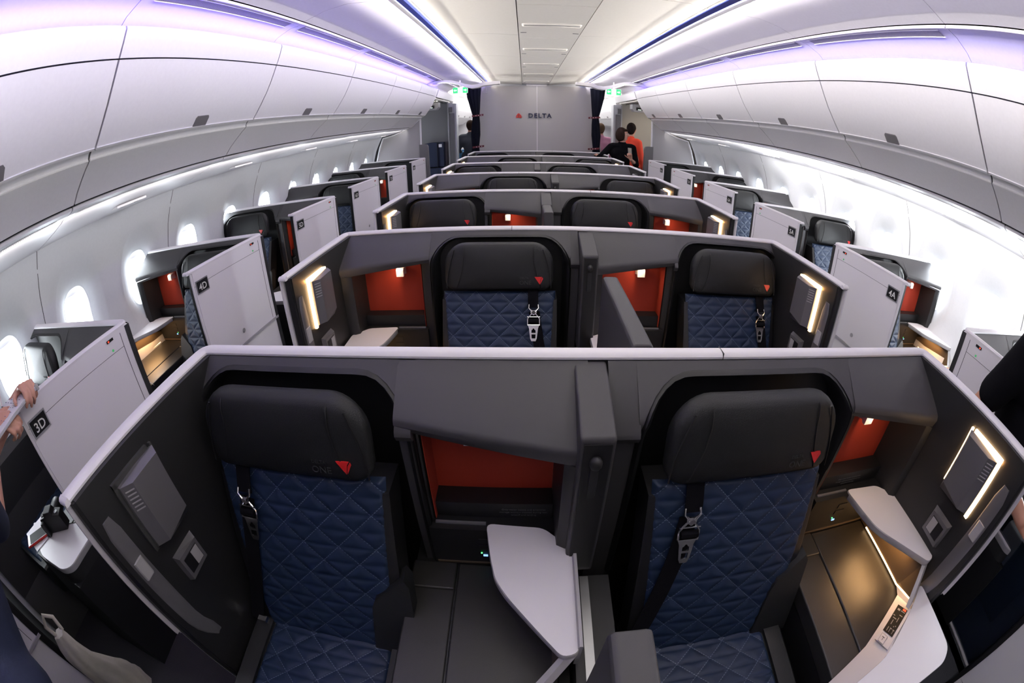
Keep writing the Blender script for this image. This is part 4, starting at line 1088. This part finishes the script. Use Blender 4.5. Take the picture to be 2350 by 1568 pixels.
def person(label, loc, rz, H, arms, top, bottom, hairm, sleeve=1., skinm=SKIN, voxel=.014, headturn=0, hair='short', lean=0., hands=None, glasses=False, jacket=None, drop_head=False, legs=True):
    """local frame faces -y; joints for a 1.75 m figure scaled by H"""
    t = thing('person', label, 'person', loc, rz)
    s = H/1.75
    def V(x, y, z): return Vector((x*s, (y-lean*max(0, z-.95)*1.0)*s, z*s))
    b = MB(); SK = skinm
    hip = V(0, 0, .95); 
    b.capsule(V(-.07, 0, .95), V(.07, 0, .95), .115*s, .115*s, SK); b.capsule(V(0, 0, 1.0), V(0, .01, 1.22), .12*s, .13*s, SK)
    b.capsule(V(-.09, .01, 1.30), V(.09, .01, 1.30), .105*s, .105*s, SK); b.capsule(V(-.15, .01, 1.42), V(.15, .01, 1.42), .055*s, .055*s, SK)
    b.capsule(V(0, .01, 1.38), V(0, -.01, 1.55), .062*s, .055*s, SK)
    hc = V(0, -.02, 1.635); RT = Matrix.Rotation(headturn, 3, 'Z')
    def Hd(x, y, z): return hc+RT @ (Vector((x, y, z))*s)
    b.ball(hc, (.074*s, .092*s, .112*s), SK, rot=RT); b.ball(Hd(0, -.03, -.06), (.05*s, .055*s, .055*s), SK, rot=RT)
    b.capsule(Hd(0, -.085, .015), Hd(0, -.108, -.022), .010*s, .014*s, SK, 8)
    for q in (-1, 1):
        b.ball(Hd(q*.076, .01, -.01), (.012*s, .02*s, .032*s), SK, 10, 6, RT)
        if legs:
            b.capsule(V(q*.09, 0, .92), V(q*.10, -.01, .50), .085*s, .055*s, SK); b.capsule(V(q*.10, -.01, .50), V(q*.10, .03, .09), .056*s, .040*s, SK)
            b.capsule(V(q*.10, .03, .05), V(q*.115, -.14, .035), .045*s, .035*s, SK)
    for q, arm in zip((-1, 1), arms):
        sh = V(q*.185, .01, 1.405); el, wr = Vector(arm[0])*s, Vector(arm[1])*s
        b.capsule(sh, el, .050*s, .040*s, SK); b.capsule(el, wr, .041*s, .027*s, SK)
        hd = hands[0 if q < 0 else 1] if hands else None
        if hd: add_hand(b, wr, *hd, m=SK)
        else: add_hand(b, wr, wr-el, (0, -.3, -1) if abs((wr-el).normalized().z) < .8 else (q*-1, 0, 0), (0, -1, 0.2), m=SK)
    body = link('body', organic(b, 'body', SK, voxel*s, 3), t)
    # clothes : slightly larger shells, ended at cuffs and hems
    c = MB()
    c.capsule(V(-.07, 0, 1.0), V(.07, 0, 1.0), .128*s, .128*s, top); c.capsule(V(0, 0, 1.0), V(0, .01, 1.22), .135*s, .146*s, top)
    c.capsule(V(-.09, .01, 1.30), V(.09, .01, 1.30), .120*s, .120*s, top); c.capsule(V(-.155, .01, 1.415), V(.155, .01, 1.415), .066*s, .066*s, top); c.capsule(V(0, .012, 1.40), V(0, .0, 1.475), .085*s, .068*s, top)
    for q, arm in zip((-1, 1), arms):
        sh = V(q*.185, .01, 1.405); el, wr = Vector(arm[0])*s, Vector(arm[1])*s
        L1 = (el-sh).length; L2 = (wr-el).length; tot = sleeve*(L1+L2)
        if tot <= L1: c.capsule(sh, sh.lerp(el, tot/L1), .066*s, .060*s, top)
        else:
            c.capsule(sh, el, .064*s, .052*s, top); c.capsule(el, el.lerp(wr, min(.97, (tot-L1)/L2)), .052*s, .042*s, top)
    link('shirt', organic(c, 'shirt', top, max(voxel, .011)*s, 4), t)
    if legs:
        c = MB(); c.capsule(V(-.07, 0, .95), V(.07, 0, .95), .124*s, .124*s, bottom)
        for q in (-1, 1):
            c.capsule(V(q*.09, 0, .92), V(q*.10, -.01, .50), .098*s, .070*s, bottom); c.capsule(V(q*.10, -.01, .50), V(q*.10, .03, .12), .070*s, .060*s, bottom)
            sh = MB(); sh.capsule(V(q*.10, .04, .06), V(q*.115, -.15, .045), .055*s, .045*s, BLACK); link('shoe', organic(sh, 'shoe', BLACK, .012, 3), t)
        link('trousers', organic(c, 'trousers', bottom, max(voxel, .012)*s, 4), t)
    hm = MB()
    hm.ball(Hd(0, .020, .022), (.084*s, .093*s, .104*s), hairm, 24, 14, RT)
    if hair == 'bob':
        hm.ball(Hd(0, .03, -.015), (.098*s, .095*s, .122*s), hairm, 20, 12, RT)
        for q in (-1, 1): hm.ball(Hd(q*.074, -.005, -.02), (.028*s, .055*s, .095*s), hairm, 12, 10, RT)
        hm.ball(Hd(0, -.062, .075), (.055*s, .030*s, .028*s), hairm, 12, 8, RT)
    else: hm.ball(Hd(0, .045, -.03), (.068*s, .06*s, .07*s), hairm, 16, 10, RT)
    link('hair', organic(hm, 'hair', hairm, .010*s, 3), t)
    for q in (-1, 1):
        f = MB()
        f.ball(Hd(q*.030, -.078, .012), (.012*s, .008*s, .007*s), PAPER, 10, 6, RT); f.ball(Hd(q*.030, -.086, .012), (.005*s, .003*s, .005*s), HAIRD, 8, 6, RT)
        f.tube([Hd(q*.014, -.088, .030), Hd(q*.045, -.076, .031)], .0025*s, hairm, 5)
        link('eye', f.mesh('eye', 60), t)
    f = MB()
    f.tube([Hd(-.022, -.084, -.052), Hd(0, -.090, -.053), Hd(.022, -.084, -.052)], .004*s, mat('lips', (.45, .12, .10), .5) if 'lips' not in MATS else MATS['lips'], 6)
    link('mouth', f.mesh('mouth', 60), t)
    if glasses:
        g = MB()
        for q in (-1, 1):
            g.tube([Hd(q*.032+.022*math.cos(u), -.098, .010+.017*math.sin(u)) for u in [2*PI*i/14 for i in range(15)]], .0018*s, SILVER, 5)
            g.tube([Hd(q*.054, -.096, .014), Hd(q*.078, -.0, .010)], .0018*s, SILVER, 5)
        link('glasses', g.mesh('gl', 60), t, label='thin framed glasses')
    return t
ARM_DOWN = lambda q: ((q*.235, .03, 1.12), (q*.25, -.02, .87))
# far people
person('person in a dark suit standing with back turned in the left doorway', (-1.27, 9.1, 0), PI, 1.78, (((-.25, .02, 1.14), (-.22, -.18, 1.02)), ((.25, .02, 1.14), (.24, -.22, 1.1))), SUIT, SUIT, HAIRB, voxel=.02)
person('person in a pink checked shirt seen from behind in the right doorway', (1.30, 9.0, 0), PI, 1.74, (ARM_DOWN(-1), ARM_DOWN(1)), PINK, NAVY, HAIRG, sleeve=.95, voxel=.02)
person('person in a bright red jacket standing behind the one dressed in black', (1.67, 7.95, 0), math.radians(128), 1.78, (((-.25, .0, 1.12), (-.18, -.16, .92)), ((.25, .02, 1.12), (.27, -.04, .86))), REDCLOTH, BLKCLOTH, HAIRD, voxel=.016, headturn=math.radians(20))
pb = person('person in black with short dark hair and glasses leaning on the rearmost row, looking right', (1.36, 7.22, 0), math.radians(0), 1.68,
       (((-.38, .02, 1.20), (-.40, .20, 1.235)), ((.24, -.06, 1.12), (.10, -.25, 1.22))), BLKCLOTH, BLKCLOTH, HAIRB, sleeve=.72, voxel=.0075, headturn=math.radians(62), hair='bob',
       hands=(((0, 1, -.05), (0, 0, -1), (1, 0, 0), (.2, .2, .2, .2)), ((-.25, -.15, 1), (.4, -.9, 0), (-.8, .2, .5), (.9, .95, 1., 1.05), 1., .3)), glasses=True)
ph = MB(); ph.box(-.030, .030, -.004, .004, -.055, .055, BAG)
o = tag(link('smartphone', ph.mesh('ph'), None, (1.36+.065, 7.22-.285, 1.31), bevel=.003), 'gold smartphone held up by the person in black', 'phone'); o.rotation_euler = (.3, 0, -.5)

# near people
person('black short-sleeved shirt and bare arm of a person at the right edge', (1.445, .44, 0), 0, 1.80,
       (((-.20, .16, 1.09), (-.17, -.24, .97)), ((.22, .10, 1.09), (.12, -.15, .97))), BLKCLOTH, BLKCLOTH, HAIRD, sleeve=.33, skinm=SKINS, voxel=.007,
       hands=(((.2, -1, 0), (.5, 0, -1), (.3, 0, 1), (.4, .4, .4, .4)), ((-.4, -1, 0), (0, 0, -1), (-1, 0, 0), (.4, .4, .4, .4))))
pa = person('person at the left edge in navy clothes, hands writing on a notepad', (-1.25, -.33, 0), math.radians(201), 1.75,
       (((.13, -.48, 1.08), (.221, -.750, 1.250)), ((.37, -.56, 1.10), (.191, -.930, 1.235))), NAVY, NAVY, HAIRB, sleeve=.52, voxel=.0046, lean=.78,
       hands=(((-.88, -.28, -.25), (-.2, .35, -.9), (0, -.85, .3), (.75, .8, .85, .9)), ((-.83, .2, .35), (0, .55, -.8), (.4, .9, .2), (.85, .9, 1., 1.05))))

# notepad with pages, held over the corner of suite 3D
np_ = thing('notepad', 'open notepad with handwritten pages held over the numbered suite wall at the left', 'notepad', (-1.70, .385, 1.232), math.radians(8))
mb = MB()
for i in range(4):
    dz = .003*i
    mb.loft([[(x, y, z+dz) for x, y, z in ((-.075-.002*i, -.12, -.02-.004*i), (.065+.002*i, -.13, -.012), (.070, .0, .0), (.072, .11, .006), (-.070, .115, .008), (-.076, .0, .0))], [(x, y, z+dz+.0016) for x, y, z in ((-.075-.002*i, -.12, -.02-.004*i), (.065+.002*i, -.13, -.012), (.070, .0, .0), (.072, .11, .006), (-.070, .115, .008), (-.076, .0, .0))]], PAPER)
link('pages', mb.mesh('pg'), np_)
mb = MB()
for j in range(9):
    y = .09-.02*j
    for i in range(5):
        x = -.055+.024*i; 
        if R.random() < .8: mb.box(x, x+R.uniform(.008, .018), y, y+.0022, .0185 if y > 0 else .0175+y*.11, .0192 if y > 0 else .018+y*.11, INK)
link('handwriting', mb.mesh('hw'), np_)
mb = MB(); mb.box(-.074, .074, .108, .122, .0, .020, LGREY); link('binding', mb.mesh('bd'), np_, bevel=.002)
mb = MB(); mb.tube([(-.0, 0, 0), (.05, .02, .11)], .0042, WHITE, 8); mb.tube([(0, 0, 0), (-.005, -.002, -.011)], [.004, .0008], BLACK, 8)
o = tag(link('pen', mb.mesh('pen', 40), None, (-1.72, .36, 1.262)), 'white pen in the writing hand at the left edge', 'pen')

# things on the nearest left console table
TZ = .681; 
cmr = thing('camera', 'black camera lying on the nearest left console table', 'camera', (-1.93, .345, TZ), math.radians(35))
mb = MB(); mb.loft([[(x, y, z) for x, z in ((-.065, 0), (.065, 0), (.068, .02), (.066, .075), (.03, .082), (.022, .10), (-.022, .10), (-.03, .082), (-.064, .075), (-.068, .02))] for y in (-.022, .028)], BLACK); link('camera_body', mb.mesh('cb'), cmr, bevel=.004)
mb = MB(); mb.tube([(.0, .028, .042), (.0, .075, .042), (.0, .105, .042), (0, .112, .042)], [.034, .033, .031, .028], BLACK, 20); mb.cyl((0, .1125, .042), (0, 1, 0), .024, .001, GLOSS); link('lens', mb.mesh('ln', 40), cmr)
mb = MB(); mb.loft([[(x, y, z) for x, z in ((-.062, .0), (-.040, .0), (-.040, .07), (-.062, .07))] for y in (-.045, -.02)], BLACK); link('grip', mb.mesh('gr'), cmr, bevel=.006)
mb = MB(); mb.cyl((-.045, 0, .075), (0, 0, 1), .012, .008, DGREY, 14); link('dial', mb.mesh('dial', 40), cmr); mb = MB(); mb.cyl((.045, 0, .075), (0, 0, 1), .010, .007, SILVER, 14); link('dial', mb.mesh('dial', 40), cmr)
ph = thing('smartphone', 'smartphone in a red and white case beside the camera', 'phone', (-2.035, .245, TZ+.003), math.radians(-32))
mb = MB(); mb.box(-.038, .038, -.075, .075, 0, .009, LOGORED); link('case', mb.mesh('case'), ph, bevel=.003)
mb = MB(); mb.box(-.034, .034, -.071, .071, .009, .0105, WHITE); mb.box(-.031, .031, -.055, .058, .0105, .0112, PLATE); link('screen', mb.mesh('scr'), ph)
mb = MB(); mb.add([(-.10, -.06, 0), (.07, -.09, .001), (.10, .05, .0015), (-.07, .09, .002)], [(0,1,2,3)], PAPER); mb.add([(-.10, -.06, -.0004), (.07, -.09, .0006), (.10, .05, .0011), (-.07, .09, .0016)], [(3,2,1,0)], PAPER)
tag(link('paper_sheet', mb.mesh('ps'), None, (-2.05, .27, TZ+.0006)), 'white paper slip under the red cased phone', 'paper')

# canvas bag by the nearest left suite entrance
mb = MB(); rg = []
for i in range(15):
    t = i/14; z = .10+.54*t; a = lerp(.095, .035, t**1.4)*(1 if t < .93 else .8); b_ = lerp(.06, .022, t); r = []
    for j in range(40):
        u = 2*PI*j/40; f = 1+.10*math.sin(3*u+5*t)+.07*math.sin(7*u-9*t)+.04*math.sin(13*u+20*t)
        r.append((a*f*math.cos(u)+.02*math.sin(6*t), b_*f*math.sin(u)+.02*math.sin(5*t+1), z))
    rg.append(r)
mb.loft(rg, BAG)
bg = thing('canvas_bag', 'crumpled beige canvas bag hanging in the dark entrance at the bottom left', 'bag', (-1.645, -.035, 0), math.radians(80))
link('bag_body', mb.mesh('bag', 60), bg)
mb = MB(); mb.tube([(-.02, .0, .63), (-.03, .02, .68), (-.0, .03, .71), (.03, .02, .68), (.02, .0, .63)], .009, BAG, 8); link('handle', mb.mesh('hd', 60), bg)

# glossy fitting and monitor in the suite across the right aisle
t = thing('video_monitor', 'glossy dark blue monitor with silver edge at the bottom right corner', 'monitor', (1.70, .10, .50))
mb = MB(); mb.loft([[(x, y, z) for x, z in ((.0, -.28), (.0, .24), (.015, .27), (.03, .27), (.04, -.28))] for y in (-.42, .26)], GLOSS); link('screen', mb.mesh('sc'), t, bevel=.004)
mb = MB(); mb.tube([(-.004, .27, .28), (-.004, -.10, .275), (-.004, -.43, .28)], .007, SILVER, 8); link('frame', mb.mesh('fr', 60), t, label='silver edge'); mb = MB(); mb.tube([(-.004, -.43, -.285), (-.004, .26, -.285)], .008, LGREY, 8); link('frame', mb.mesh('fr', 60), t, label='silver edge')
mb = MB(); mb.loft([[(1.69, y, z), (1.64, y, z)] for y, z in ((-.5, .0), (-.5, .20), (.36, .20), (.36, 0))], FABRIC)
o = tag(link('kick_panel', mb.mesh('kp')), 'dark carpeted kick panel at the bottom right corner', 'panel')

# ------------------------------------------------------------------ lamps and daylight
def area(name, loc, rot, sx, sy, e, col=(1, 1, 1), spread=None):
    l = bpy.data.lights.new(name, 'AREA'); l.shape = 'RECTANGLE'; l.size = sx; l.size_y = sy; l.energy = e; l.color = col
    if spread: l.spread = math.radians(spread)
    o = bpy.data.objects.new(name, l); COL.objects.link(o); o.location = loc; o.rotation_euler = rot; return o
def strip(name, lab, x0, x1, y0, y1, z0, z1, m):
    mb = MB(); mb.box(min(x0, x1), max(x0, x1), y0, y1, z0, z1, m); o = link(name, mb.mesh(name)); tag(o, lab, 'light'); return o
for s, nm in ((-1, 'left'), (1, 'right')):
    strip('cove_light', f'purple light strip behind the top edge of the {nm} bins', s*1.64, s*1.665, -1.4, 7.2, 2.235, 2.25, PURPLE)
    area('cove_lamp', (s*1.605, 3.1, 2.245), (0, math.radians(180+s*8), 0), .05, 8.6, 9, (.20, .12, 1.))
    area('cove_lamp', (s*1.566, 3.1, 2.318), (0, math.radians(180-s*42), 0), .02, 8.6, 17 if s < 0 else 6, (.20, .13, 1.))  # second lamp, added to throw purple onto the side ceiling panels
    area('bin_top_fill', (s*1.552, 3.1, 2.330), (0, math.radians(s*96.5), 0), .015, 9.4, 26, (1, .95, .90), 32)  # added fill for the centre ceiling and facing bins, not a real lamp
    strip('slot_light', f'blue light strip in the {nm} ceiling slot', s*.825, s*.845, -1.4, 8.4, 2.475, 2.48, BLUELED)
    area('slot_lamp', (s*.835, 3.4, 2.488), (0, 0, 0), .03, 9.6, 6, (.28, .34, 1.))
    area('ceiling_wash', (s*.885, 3.4, 2.424), (0, math.radians(-s*97), 0),   .012, 9.6, 17 if s < 0 else 26, (.50, .40, 1) if s < 0 else (.95, .9, 1))
    area('ceiling_wash', (s*.800, 3.4, 2.436), (0, math.radians(s*94), 0), .012, 9.6, 12, (1, .93, .86))
    area('wall_wash', (s*2.07, 3.0, 1.645), (0, math.radians(-s*80), 0), .03, 8.4, 9, (1, .98, .96))
area('wall_wash', (2.09, 2.0, 1.640), (0, math.radians(-74), 0), .03, 5.0, 34, (1, .98, .95))  # extra lamp added to overexpose the nearer right wall
# added cabin fill without a real fixture; rear and galley lamps
area('cabin_fill', (0, 3.4, 2.425), (0, 0, 0), .36, 9.5, 20, (1, .95, .93), 178)
area('rear_lamp', (0, 11, 2.45), (0, 0, 0), 4.5, 4, 420, (1, .98, .96))
area('galley_lamp', (2.2, 7.9, 2.14), (0, 0, 0), .3, .3, 3.5, (1, .80, .55)); area('galley_lamp', (-2.2, 8.0, 2.14), (0, 0, 0), .3, .3, .3, (1, .9, .8))
for i, x in enumerate((2.05, -1.72)):
    mb = MB(); mb.cyl((x, 7.6+.3*i, 2.158), (0, 0, -1), .03, .004, DOWN, 16); tag(link('downlight', mb.mesh('dl')), f'small round ceiling spot in the {"right" if x > 0 else "left"} galley', 'light')
# daylight outside
w = bpy.data.worlds.new('sky'); sc.world = w; w.use_nodes = True
bgn = w.node_tree.nodes['Background']; bgn.inputs[0].default_value = (.82, .92, 1, 1); bgn.inputs[1].default_value = 9
for s in (-1, 1):
    for k in range(2, 12):
        yc = wy0+(k+.5)*.614
        p = area('daylight', (s*2.95, yc, WC+.05), (0, math.radians(90*s), 0), .45, .32, (30 if s > 0 else 8) if yc < 4.6 or s < 0 else 1, (.9, .95, 1))
sc.view_settings.view_transform = 'Standard'; sc.view_settings.look = 'None'; sc.view_settings.gamma = 1; sc.view_settings.use_curve_mapping = False
sc.view_settings.exposure = .12
sc.cycles.use_denoising = True; sc.cycles.use_adaptive_sampling = True; sc.cycles.adaptive_threshold = .08; sc.cycles.max_bounces = 6; sc.cycles.diffuse_bounces = 3; sc.cycles.glossy_bounces = 3; sc.cycles.transparent_max_bounces = 8
sc.cycles.sample_clamp_indirect = 6; sc.cycles.caustics_reflective = False; sc.cycles.caustics_refractive = False
